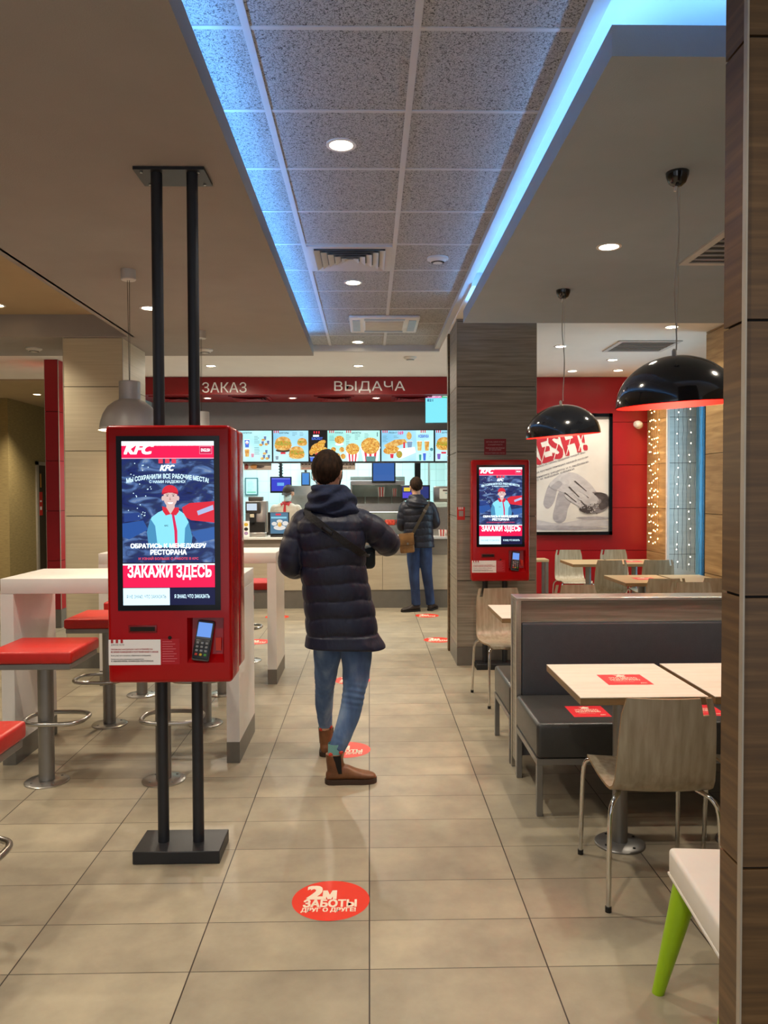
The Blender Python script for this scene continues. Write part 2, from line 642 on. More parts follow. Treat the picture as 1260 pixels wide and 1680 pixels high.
class G(B):
    """Flat artwork on a plane: origin O, axes U and V, stacked layers along N."""

    def __init__(self, O, U=(1, 0, 0), V=(0, 0, 1), eps=0.0006):
        super().__init__()
        self.O, self.U, self.V = Vector(O), Vector(U).normalized(), Vector(V).normalized()
        self.Nv = self.U.cross(self.V)
        self.eps = eps
        self.map = lambda u, v: (u, v)

    def px(self, x0, y0, x1, y1, w, h):
        """artwork measured from its top left corner, y down, on a sheet w by h"""
        self.map = lambda x, y: ((x - x0) / (x1 - x0) * w, (1 - (y - y0) / (y1 - y0)) * h)
        return self

    def p(self, u, v, layer):
        u, v = self.map(u, v)
        return self.O + self.U * u + self.V * v + self.Nv * (layer * self.eps)

    def _face(self, pts, layer):
        n = (pts[1] - pts[0]).cross(pts[2] - pts[0])
        if n.dot(self.Nv) < 0:
            pts = pts[::-1]
        self.add(pts, [tuple(range(len(pts)))])
        return self

    def rect(self, x0, y0, x1, y1, m, layer=1):
        self.m(m)
        return self._face([self.p(x0, y0, layer), self.p(x1, y0, layer), self.p(x1, y1, layer), self.p(x0, y1, layer)], layer)

    def poly(self, pts, m, layer=1):
        self.m(m)
        P = [self.p(x, y, layer) for x, y in pts]
        n = Vector((0, 0, 0))
        for i in range(len(P)):
            n += P[i].cross(P[(i + 1) % len(P)])
        # Newell relative to the first point
        n = Vector((0, 0, 0))
        for i in range(1, len(P) - 1):
            n += (P[i] - P[0]).cross(P[i + 1] - P[0])
        if n.dot(self.Nv) < 0:
            P = P[::-1]
        self.add(P, [tuple(range(len(P)))])
        return self

    def blob(self, pts, m, layer=1, n=6):
        """smooth closed outline through pts"""
        out, k = [], len(pts)
        for i in range(k):
            p0, p1, p2, p3 = [Vector(pts[(i + q) % k]) for q in (-1, 0, 1, 2)]
            for j in range(n):
                t = j / n
                out.append(tuple(0.5 * ((2 * p1) + (p2 - p0) * t + (2 * p0 - 5 * p1 + 4 * p2 - p3) * t * t + (3 * p1 - p0 - 3 * p2 + p3) * t ** 3)))
        return self.poly(out, m, layer)

    def ell(self, cx, cy, rx, ry, m, layer=1, seg=28, a0=0.0, a1=2 * pi, rot=0.0):
        pts = []
        k = seg if a1 - a0 >= 2 * pi - 1e-6 else seg + 1
        for i in range(k):
            a = a0 + (a1 - a0) * i / seg
            x, y = rx * cos(a), ry * sin(a)
            pts.append((cx + x * cos(rot) - y * sin(rot), cy + x * sin(rot) + y * cos(rot)))
        return self.poly(pts, m, layer)

    def ring(self, cx, cy, rx, ry, t, m, layer=1, seg=40):
        self.m(m)
        a = [self.p(cx + rx * cos(2 * pi * i / seg), cy + ry * sin(2 * pi * i / seg), layer) for i in range(seg)]
        b = [self.p(cx + (rx - t) * cos(2 * pi * i / seg), cy + (ry - t) * sin(2 * pi * i / seg), layer) for i in range(seg)]
        for i in range(seg):
            j = (i + 1) % seg
            self._face([a[i], a[j], b[j], b[i]], layer)
        return self

    def text(self, body, x0, y0, x1, y1, m, layer=2, bold=0.012, shear=0.0, arc=0.0, rot=0.0, keep=False):
        """lettering filling the box (x0,y0)-(x1,y1) in this sheet's own coordinates"""
        vs, fs = text_polys(body, 0.0, shear)
        if not vs:
            return self
        ax, bx = min(v[0] for v in vs), max(v[0] for v in vs)
        ay, by = min(v[1] for v in vs), max(v[1] for v in vs)
        self.m(m)
        P = []
        cx, cy = (x0 + x1) / 2, (y0 + y1) / 2
        for x, y in vs:
            s = (x - ax) / (bx - ax)
            t = (y - ay) / (by - ay)
            X = x0 + s * (x1 - x0)
            Y = y0 + (1 - t) * (y1 - y0) if y1 > y0 else y1 + t * (y0 - y1)
            Y += arc * (2 * s - 1) ** 2
            if rot:
                dx, dy = X - cx, Y - cy
                X, Y = cx + dx * cos(rot) - dy * sin(rot), cy + dx * sin(rot) + dy * cos(rot)
            P.append(self.p(X, Y, layer))
        f0 = fs[0]
        n = (P[f0[1]] - P[f0[0]]).cross(P[f0[2]] - P[f0[0]])
        if n.dot(self.Nv) < 0:
            fs = [f[::-1] for f in fs]
        # heavier strokes: the same glyphs laid again, shifted a little each way
        pu = (self.p(x1, y0, layer) - self.p(x0, y0, layer)) * (bold / (bx - ax))
        pv = (self.p(x0, y1, layer) - self.p(x0, y0, layer)) * (bold * 0.8 / (by - ay))
        for i, (a, c) in enumerate(((0, 0),) if bold <= 0 else ((-1, -1), (1, -1), (-1, 1), (1, 1), (0, 0))):
            d = pu * a + pv * c + self.Nv * (i * 0.00009)
            self.add([q + d for q in P], fs)
        return self


def joined_remesh(b, name, parent, material, voxel=0.008, smooth_iter=2):
    """One continuous surface from overlapping pieces (voxel union), a little relaxed."""
    me0 = b.mesh('tmp', smooth=False)
    o = bpy.data.objects.new('tmp', me0)
    COL.objects.link(o)
    r = o.modifiers.new('r', 'REMESH')
    r.mode = 'VOXEL'
    r.voxel_size = voxel
    r.use_smooth_shade = True
    if smooth_iter:
        s = o.modifiers.new('s', 'SMOOTH')
        s.factor = 0.5
        s.iterations = smooth_iter
    bpy.context.view_layer.update()
    me = bpy.data.meshes.new_from_object(o.evaluated_get(bpy.context.evaluated_depsgraph_get()))
    bpy.data.objects.remove(o)
    bpy.data.meshes.remove(me0)
    me.name = name
    me.materials.clear()
    me.materials.append(material)
    me.shade_smooth()
    ob = bpy.data.objects.new(name, me)
    COL.objects.link(ob)
    if parent:
        ob.parent = parent
    return ob


def lerp_table(tab, z):
    """tab: rows (z, a, b, ...) in any order of z; linear interpolation."""
    t = sorted(tab)
    if z <= t[0][0]:
        return t[0][1:]
    for a, b in zip(t, t[1:]):
        if z <= b[0]:
            k = (z - a[0]) / (b[0] - a[0])
            k = k * k * (3 - 2 * k) * 0.5 + k * 0.5
            return tuple(x + (y - x) * k for x, y in zip(a[1:], b[1:]))
    return t[-1][1:]

# ================================================================== THE SETTING
struct(B(M_FLOOR).box(-8.5, 3.955, -1.8, 16, -0.08, 0.0), 'floor')

Z_GRID, Z_SOF, Z_SOF_T, Z_WC = 3.233, 3.0, 3.10, 3.17
# grid ceiling of wood-wool boards, and its white T-bars
struct(B(M_BOARD).box(-2.1, 0.76, -1.8, 8.79, Z_GRID, Z_GRID + 0.06), 'ceiling')
b = B(M_GRID)
for x in (-1.625, -1.025, -0.425, 0.175):
    b.box(x - 0.014, x + 0.014, -1.8, 8.79, Z_GRID - 0.006, Z_GRID + 0.004)
j = -7
while 2.794 + 0.6 * j < 8.75:
    y = 2.794 + 0.6 * j
    b.box(-2.1, 0.74, y - 0.010, y + 0.010, Z_GRID - 0.004, Z_GRID + 0.004)
    j += 1
struct(b, 'trim_1')
# white drop frame along the right and far edge of the grid ceiling
b = B(M_GRID)
b.box(0.735, 0.79, -1.8, 8.79, 3.19, Z_GRID + 0.06)
b.box(-0.62, 0.79, 8.74, 8.80, Z_WC - 0.005, Z_GRID + 0.06)
struct(b, 'trim_2')
# left soffit with its recess, and the recess ceiling
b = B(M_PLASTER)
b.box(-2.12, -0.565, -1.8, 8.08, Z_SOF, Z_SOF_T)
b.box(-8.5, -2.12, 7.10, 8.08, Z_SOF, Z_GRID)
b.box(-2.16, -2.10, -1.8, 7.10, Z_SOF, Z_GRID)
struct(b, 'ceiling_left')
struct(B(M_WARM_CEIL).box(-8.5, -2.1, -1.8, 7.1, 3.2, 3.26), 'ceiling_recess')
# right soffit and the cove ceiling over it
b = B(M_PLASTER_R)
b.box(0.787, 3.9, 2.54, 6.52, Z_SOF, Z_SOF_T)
struct(b, 'ceiling_right')
struct(B(M_WHITE_CEIL).box(0.76, 4.6, -1.8, 6.0, 3.27, 3.33), 'ceiling_cove')
# white ceiling towards the counter
b = B(M_WHITE_CEIL)
b.box(0.79, 3.96, 6.0, 10.9, Z_WC, Z_WC + 0.1)
b.box(-4.5, 0.79, 8.79, 10.9, Z_WC, Z_WC + 0.1)
b.box(-8.5, -0.62, 8.0, 8.79, Z_WC, Z_WC + 0.1)
b.box(-8.5, -4.5, 8.79, 10.9, Z_WC, Z_WC + 0.1)
struct(b, 'ceiling_white')
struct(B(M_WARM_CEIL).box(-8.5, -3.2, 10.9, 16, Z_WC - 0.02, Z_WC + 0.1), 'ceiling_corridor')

# corridor walls
b = B(M_OLIVE)
b.box(-8.5, -5.89, 12.9, 13.0, 0, 3.16)
b.box(-5.99, -5.89, 13.0, 13.98, 0, 3.16)
b.box(-5.99, -5.89, 13.98, 15.2, 2.12, 3.16)
b.box(-5.99, -5.89, 15.0, 16, 0, 3.16)
b.box(-5.89, -3.2, 15.9, 16, 0, 3.16)
struct(b, 'wall_corridor')
struct(B(M_OLIVE).box(-8.5, -8.4, -1.8, 12.9, 0, 3.25), 'wall_left')
d = tag(B(M_TRIMPALE).box(-5.93, -5.86, 13.92, 14.0, 0, 2.16).box(-5.93, -5.86, 14.98, 15.06, 0, 2.16).box(-5.93, -5.86, 13.92, 15.06, 2.10, 2.16).build('door_1'), kind='structure')
B(mat('corridor_door_dark', '#3a2f20', 0.5)).box(-5.95, -5.91, 14.0, 14.98, 0, 2.10).build('door_leaf', d)
g = G((-5.905, 14.05, 1.0), (0, 1, 0), (0, 0, 1))
g.rect(0.05, 0.20, 0.20, 0.62, mat('notice_red', '#c4261c', 0.5), 1)
g.rect(0.09, 0.30, 0.16, 0.36, M_WHITE, 2).rect(0.09, 0.44, 0.16, 0.47, M_WHITE, 2)
g.rect(0.10, 0.70, 0.16, 0.95, mat('notice_orange', '#c98a3c', 0.5), 1)
g.build('door_notice', d)


def panel_column(name, x0, x1, y0, y1, z1, m, joints, plinth=0.17, trim=True, gap=0.006, plinth_m=None):
    """Square column clad in boards: boards between dark joints, pale corner trims, plinth."""
    b = B(M_DARKGAP).box(x0 + 0.008, x1 - 0.008, y0 + 0.008, y1 - 0.008, 0.0, z1)
    zs = [plinth] + [z for z in joints if plinth < z < z1] + [z1]
    b.m(m)
    for a, c in zip(zs, zs[1:]):
        b.box(x0, x1, y0, y1, a + gap / 2, c - gap / 2)
    if plinth:
        b.m(plinth_m or M_PLINTH).box(x0 - 0.002, x1 + 0.002, y0 - 0.002, y1 + 0.002, 0, plinth)
    if trim:
        b.m(M_TRIMPALE)
        for x, sx in ((x0, -1), (x1, 1)):
            for y in (y0,):
                b.box(min(x, x + sx * 0.004), max(x, x + sx * 0.004), y - 0.004, y + 0.012, plinth, z1)
    return struct(b, name)


JO = [0.783, 1.372, 1.962, 2.556, 3.15]
panel_column('pillar_front', 0.802, 1.9, 1.655, 1.76, 3.27, M_WOOD_BROWN, JO, plinth=0.1)
panel_column('pillar_wood', 0.803, 1.53, 7.14, 7.75, Z_WC, M_WOOD, JO, plinth=0.17)
panel_column('pillar_brown', 0.790, 0.862, 7.80, 7.90, Z_WC, M_WOOD_BROWN, JO, plinth=0.2, trim=False, plinth_m=M_WOOD_BROWN)
panel_column('pillar_pale', -2.755, -2.225, 7.14, 7.86, Z_SOF, M_WOOD_PALE, [0.8, 1.39, 1.98, 2.56], plinth=0.14)
panel_column('pillar_red', -3.81, -3.655, 9.3, 9.85, Z_WC, M_REDWALL, [0.8, 1.39, 1.98, 2.56], plinth=0.22)

# red wall of the dining room and the glazed wall to its right
b = B(M_DARKGAP).box(1.3, 3.85, 10.76, 10.85, 0, Z_WC)
b.m(M_REDWALL)
zz = [0.0, 0.19, 0.78, 1.37, 1.96, 2.55, Z_WC]
for a, c in zip(zz, zz[1:]):
    for xa, xb in ((1.3, 2.2), (2.2, 3.85)):
        b.box(xa + 0.002, xb - 0.002, 10.74, 10.76, a + 0.003, c - 0.003)
struct(b, 'wall_back')
b = B(M_DARKGAP).box(3.86, 3.95, 10.06, 10.85, 0, Z_WC)
b.m(M_WOOD_TAN)
for a, c in zip(zz, zz[1:]):
    b.box(3.84, 3.86, 10.04, 10.74, a + 0.003, c - 0.003)
struct(b, 'wall_right')
panel_column('pillar_window', 3.345, 3.95, 6.9, 7.72, Z_WC, M_WOOD_TAN, JO, plinth=0.1, trim=False)
b = B(M_WOOD_TAN).box(3.84, 3.95, -1.8, 6.9, 0, 3.27).box(3.84, 4.30, 7.72, 10.02, 0, 0.30)
struct(b, 'wall_right_near')
# pale panelled reveal of the deep window, the glazing beyond it
b = B(M_DARKGAP).box(3.86, 4.36, 10.035, 10.08, 0, Z_WC)
b.m(ramp_mat('reveal_pale', [(0.3, '#c3c8c4'), (0.7, '#d9dcd8')], scale=2.0, stretch=(1, 1, 11), rough=0.4))
for a, c in zip(zz, zz[1:]):
    b.box(3.865, 4.34, 10.02, 10.035, a + 0.003, c - 0.003)
struct(b, 'wall_reveal')
w1 = tag(B(M_WHITELAM).box(3.835, 3.865, 9.995, 10.04, 0.3, Z_WC).build('window_1'), kind='structure')
M_FRB = mat('window_frame_blue', '#6fb2d8', 0.35, 0.1)
B(M_FRB).box(4.22, 4.30, 9.93, 10.02, 0.3, Z_WC).build('window_frame', w1)
B(M_FRB).box(4.22, 4.30, 9.62, 9.70, 0.3, 2.72).build('mullion', w1)
B(mat('window_frame_dark', '#2a2623', 0.4)).box(4.20, 4.30, 7.72, 9.93, 2.72, Z_WC).build('window_header', w1)
B(M_GLASS).box(4.255, 4.263, 7.72, 9.93, 0.3, 2.72).build('glass_pane', w1)
struct(B(M_WHITE_CEIL).box(3.96, 4.36, 7.72, 10.08, Z_WC, Z_WC + 0.1), 'ceiling_window')
M_OUT = ramp_mat('outdoor_wall_sky_glow', [(0.3, '#86b8d0'), (0.7, '#a9d2e4')], scale=2, stretch=(1, 1, 6), rough=0.6)  # blue sky glow beyond the window painted into the wall colour
b = B(mat('outdoor_joint', '#5f8aa0', 0.8)).box(7.04, 7.15, 6, 22, -0.1, 4.5)
b.m(M_OUT)
for k in range(6):
    for q in range(13):
        b.box(7.02, 7.04, 6 + q * 1.2 + 0.008, 7.2 + q * 1.2 - 0.008, -0.1 + k * 0.8 + 0.008, 0.7 + k * 0.8 - 0.008)
struct(b, 'wall_outside')
struct(B(mat('outdoor_paving', '#8d8d8a', 0.8)).box(4.31, 7.02, 5, 22, -0.1, -0.02), 'ground_outside')

# ------------------------------------------------------------------ counter hall: hood, kitchen shell
b = B(M_REDHOOD).box(-3.2, 1.35, 10.70, 10.76, 2.931, 3.165)
b.box(-3.2, 1.35, 10.76, 11.62, 2.931, 2.96)
struct(b, 'trim_hood')
b = B(M_DARKWALL).box(-3.2, 1.35, 11.62, 11.70, 2.03, 3.1)
struct(b, 'wall_menu')
b = B(M_KTILE).box(-3.2, 1.35, 14.0, 14.1, 0, 2.7)
struct(b, 'wall_kitchen')
b = B(M_KTILE).box(1.35, 1.45, 10.86, 14.1, 0, 3.1)
struct(b, 'wall_kitchen_right')
b = B(M_KTILE).box(-3.3, -3.2, 10.70, 14.1, 0, 3.1)
struct(b, 'wall_kitchen_left')
struct(B(M_WHITE_CEIL).box(-3.3, 1.45, 11.7, 14.1, 2.62, 2.7), 'ceiling_kitchen')

# ------------------------------------------------------------------ led strips in the coves
M_LED = emitter('led_blue', LED_BLUE, LED_STRENGTH)
M_LEDB = emitter('led_ice', (0.15, 0.45, 1.0), LED_STRENGTH * 0.62)
tag(B(M_LED).box(-0.615, -0.603, -1.6, 7.98, Z_SOF_T, Z_SOF_T + 0.008).build('led_strip'), 'blue led strip lighting the grey board ceiling from the left ledge', 'led strip', 'blue cove lighting')
tag(B(M_LEDB).box(0.855, 0.867, 2.58, 6.44, Z_SOF_T, Z_SOF_T + 0.008).build('led_strip'), 'ice blue led strip along the long edge of the right ceiling panel', 'led strip', 'blue cove lighting')
tag(B(M_LEDB).box(0.90, 3.7, 2.60, 2.612, Z_SOF_T, Z_SOF_T + 0.008).build('led_strip'), 'ice blue led strip along the short front edge of the right ceiling panel', 'led strip', 'blue cove lighting')

# ------------------------------------------------------------------ recessed downlights
M_LAMP = emitter('lamp_warm', (1.0, 0.86, 0.62), 26)


def downlight(loc, label, watts=DOWN_W, r=0.055, color=WARM, angle=118, group='recessed downlights'):
    t = thing('ceiling_downlight', label, 'ceiling light', loc, 0, group)
    B(M_WHITELAM).lathe([(r + 0.016, 0.0), (r + 0.016, -0.006), (r, -0.006), (r, 0.012)], seg=28).build('trim_ring', t)
    B(M_LAMP).lathe([(0.0005, 0.004), (r * 0.99, 0.004)], seg=24).lathe([(0.0005, 0.0), (r, 0.0)], seg=24).build('lens', t)
    if watts:
        ld = bpy.data.lights.new('downlight_beam', 'SPOT')
        ld.energy = watts
        ld.color = color
        ld.spot_size = radians(angle)
        ld.spot_blend = 0.75
        ld.shadow_soft_size = 0.05
        o = bpy.data.objects.new('downlight_beam', ld)
        COL.objects.link(o)
        o.parent = t
        o.location = (0, 0, -0.03)
    return t


G_ = 'recessed downlights'
downlight((-0.125, 3.72, Z_GRID), 'bright recessed downlight in the grey board ceiling nearest the camera')
downlight((-0.118, 6.135, Z_GRID), 'recessed downlight in the grey boards just beyond the square air vent')
downlight((-0.118, 8.55, Z_GRID), 'recessed downlight in the last row of grey boards behind the air conditioner')
downlight((-0.127, 9.77, Z_WC), 'recessed downlight in the white ceiling above the red fascia lettering on the right', watts=170, angle=174)
downlight((-1.954, 9.765, Z_WC), 'recessed downlight in the white ceiling above the partly hidden lettering', watts=170, angle=174)
downlight((1.377, 4.484, Z_SOF), 'recessed downlight in the grey soffit between the two black pendants')
downlight((-1.66, 5.99, Z_SOF), 'recessed downlight in the brownish soffit right beside the black kiosk poles')
downlight((-3.16, 6.75, 3.2), 'recessed downlight in the yellowish recess at the left edge', watts=79)
downlight((-5.2, 12.4, Z_WC - 0.02), 'recessed downlight in the corridor ceiling beyond the red column', watts=240)
downlight((2.081, 8.471, Z_WC), 'recessed downlight behind the cord of the far black pendant', watts=71)
downlight((2.658, 10.2, Z_WC), 'recessed downlight close to the red wall above the framed poster', watts=63)
downlight((2.915, 9.332, Z_WC), 'recessed downlight beyond the air grille in the dining corner ceiling', watts=71)
downlight((3.244, 10.15, Z_WC), 'recessed downlight nearest the corner of red wall and fairy lights', watts=63)
downlight((2.901, 7.47, Z_WC), 'recessed downlight in the white ceiling behind the near pendant cord', watts=71)
for k, (x, lb) in enumerate(((-2.274, 'small downlight under the red fascia behind the kiosk poles'), (-1.076, 'small downlight under the red fascia between two red grilles'), (0.103, 'small downlight under the red fascia below the right lettering'))):
    downlight((x, 11.1, 2.931), lb, watts=29, r=0.045)
# added lamps without fixtures, assumed to continue the same ceilings: light only
for k, (x, y, z, wt) in enumerate([(-0.125, 1.3, 3.2, DOWN_W), (-0.125, -0.8, 3.2, DOWN_W), (-1.66, 3.55, 2.97, 75), (-1.66, 1.6, 2.97, DOWN_W), (-3.2, 4.6, 3.16, 85), (-3.2, 2.4, 3.16, 85), (-4.6, 6.4, 3.16, 75), (2.3, 3.4, 2.97, 75), (2.4, 5.4, 2.97, 75), (1.9, 1.2, 3.2, 22), (-4.0, 9.7, 3.14, 60), (-6.6, 11.2, 3.1, 210)]):
    add_light('downlight_beam', 'SPOT', (x, y, z), wt, WARM, size=0.05, spot=118, blend=0.75)

# ------------------------------------------------------------------ smoke detectors, vents, air conditioner, camera dome
M_PLASTIC = mat('ivory_plastic', '#dcd8cf', 0.45, var=0.02)


def detector(loc, label):
    t = thing('smoke_detector', label, 'smoke detector', loc, 0, 'round smoke detectors')
    B(M_PLASTIC).lathe([(0.0005, 0.0), (0.075, 0.0), (0.075, -0.012), (0.062, -0.018)], seg=28).build('mounting_plate', t)
    B(M_PLASTIC).lathe([(0.062, -0.014), (0.050, -0.030), (0.030, -0.036), (0.0005, -0.036)], seg=28).build('sensor_head', t)
    B(M_BLACK).lathe([(0.048, -0.0315), (0.034, -0.0362)], seg=28).build('slot_ring', t)


detector((0.486, 5.50, Z_GRID), 'round smoke detector in the grey board ceiling beside the square vent')
detector((0.485, 9.15, Z_WC), 'round smoke detector in the white ceiling near the brown pillar')
detector((-3.231, 7.65, Z_SOF), 'round smoke detector on the brownish soffit above the red column')
detector((-1.60, 7.72, Z_SOF), 'round smoke detector on the brownish soffit behind the kiosk poles')


def square_vent(name, label, cx, cy, z, wx, wy, m, group, rings=5, slatted=False, back=None):
    t = thing(name, label, 'air vent', (cx, cy, z), 0, group)
    hx, hy = wx / 2, wy / 2
    b = B(m)
    fr = 0.045
    for (a, c, d, e) in ((-hx, hx, -hy, -hy + fr), (-hx, hx, hy - fr, hy), (-hx, -hx + fr, -hy + fr, hy - fr), (hx - fr, hx, -hy + fr, hy - fr)):
        b.box(a, c, d, e, -0.012, 0.002)
    b.build('frame', t)
    B(back or M_BLACK).box(-hx + fr, hx - fr, -hy + fr, hy - fr, -0.002, 0.001).build('backing', t)
    b = B(m)
    if slatted:
        n = rings
        for k in range(n):
            y = -hy + fr + (k + 0.5) * (wy - 2 * fr) / n
            b.add([(-hx + fr, y - 0.02, -0.010), (hx - fr, y - 0.02, -0.010), (hx - fr, y + 0.012, -0.003), (-hx + fr, y + 0.012, -0.003)], [(0, 3, 2, 1)])
            b.box(-hx + fr, hx - fr, y - 0.021, y - 0.015, -0.012, -0.002)
    else:
        for k in range(rings):
            f0 = 1 - k / (rings + 0.3)
            f1 = f0 - 0.155
            a, c = (hx - fr) * f0, (hy - fr) * f0
            a1, c1 = (hx - fr) * f1, (hy - fr) * f1
            o = [(-a, -c, -0.024), (a, -c, -0.024), (a, c, -0.024), (-a, c, -0.024)]
            i = [(-a1, -c1, -0.004), (a1, -c1, -0.004), (a1, c1, -0.004), (-a1, c1, -0.004)]
            b.add(o + i, [(q, (q + 1) % 4, 4 + (q + 1) % 4, 4 + q) for q in range(4)])
    b.build('louvre_blades', t)
    return t


square_vent('ceiling_vent', 'square white air diffuser with nested louvres in the grey board ceiling', -0.125, 5.49, Z_GRID - 0.004, 0.57, 0.57, M_GRID, 'air vents')
square_vent('ceiling_vent', 'large slatted air grille at the right edge beside the near pendant cord', 2.22, 4.51, Z_SOF, 0.62, 0.62, M_GRID, 'air vents', rings=6, slatted=True)
square_vent('ceiling_vent', 'slatted air grille in the white ceiling behind the near black pendant', 2.95, 8.45, Z_WC, 0.66, 0.62, M_GRID, 'air vents', rings=6, slatted=True)
for x, lb in ((-2.75, 'red air grille under the fascia at its left end'), (-1.66, 'red air grille under the fascia below the left lettering'), (-0.48, 'red air grille under the fascia between two small downlights'), (0.60, 'red air grille under the fascia beside the order status screen')):
    square_vent('hood_vent', lb, x, 11.12, 2.931, 0.56, 0.56, M_REDHOOD, 'red grilles under the fascia', back=mat('grille_dark_red', '#3c0a0d', 0.7))

t = thing('air_conditioner', 'white cassette air conditioner set in the grey board ceiling', 'air conditioner', (0.15, 7.6, Z_GRID))
b = B(M_WHITELAM)
b.rbox(-0.33, 0.33, -0.34, 0.34, -0.028, 0.0, 0.012)
b.build('cover', t)
B(mat('filter_grey', '#c9c4b8', 0.7)).box(-0.18, 0.18, -0.19, 0.19, -0.036, -0.026).build('intake_grille', t)
for x in (-0.265, 0.265):
    B(mat('outlet_blue_grey', '#9fa9b4', 0.3)).box(x - 0.035, x + 0.035, -0.24, 0.24, -0.033, -0.026).build('air_outlet', t)
for y in (-0.265, 0.265):
    B(mat('outlet_blue_grey', '#9fa9b4', 0.3)).box(-0.19, 0.19, y - 0.03, y + 0.03, -0.033, -0.026).build('air_outlet', t)

t = thing('security_camera', 'small white dome camera on the red wall beside the fairy lights', 'camera', (3.70, 10.74, 2.516))
B(M_PLASTIC).lathe([(0.0005, 0), (0.055, 0), (0.055, 0.02), (0.04, 0.03), (0.0005, 0.03)], seg=24).build('base', t, rot=(radians(90), 0, 0))
B(M_WHITEPLASTIC).ball((0, -0.055, -0.01), 0.058).build('dome', t)

# ------------------------------------------------------------------ fascia lettering


def raised(o, th):
    s = o.modifiers.new('thickness', 'SOLIDIFY')
    s.thickness = th
    s.offset = -1
    return o


tag(raised(G((-2.26, 10.686, 2.955), eps=0.0).text('ЗАКАЗ', 0, 0.14, 0.60, 0, M_WHITE, 1, bold=0.0).build('fascia_lettering', smooth=False), 0.014), 'white ЗАКАЗ lettering on the red fascia partly behind the kiosk pole', 'lettering')
tag(raised(G((-0.47, 10.686, 2.952), eps=0.0).text('ВЫДАЧА', 0, 0.155, 0.965, 0, M_WHITE, 1, bold=0.0).build('fascia_lettering', smooth=False), 0.014), 'white ВЫДАЧА lettering on the red fascia near the brown pillar', 'lettering')

# ================================================================== SELF-ORDER KIOSKS
M_SCREENBG = ramp_mat('screen_photo', [(0.28, '#0c1030'), (0.42, '#1c2f78'), (0.52, '#2a3a6a'), (0.62, '#5b7fc0'), (0.75, '#b9cbd8')], scale=7, stretch=(1.0, 1, 2.2), detail=5, distortion=1.6, emit=0.8, rough=0.3, spec=0.3)
E_PINK = glow('#f8104c', 1.3)
E_WHITE = glow('#eefaff', 1.6)
E_CYANW = glow('#cdeefc', 1.45)
E_NAVY = glow('#12163c', 0.6)
E_RED = glow('#e5273c', 1.0)
E_SKIN = glow('#e9c6c0', 1.0)
E_SHIRT = glow('#86d8ee', 1.25)
E_SHIRT2 = glow('#4f9fd0', 0.9)
E_GREYTX = glow('#5f7684', 0.8)
E_DARK = glow('#1b1c30', 0.6)
E_BLUE = glow('#4d78e6', 1.0)


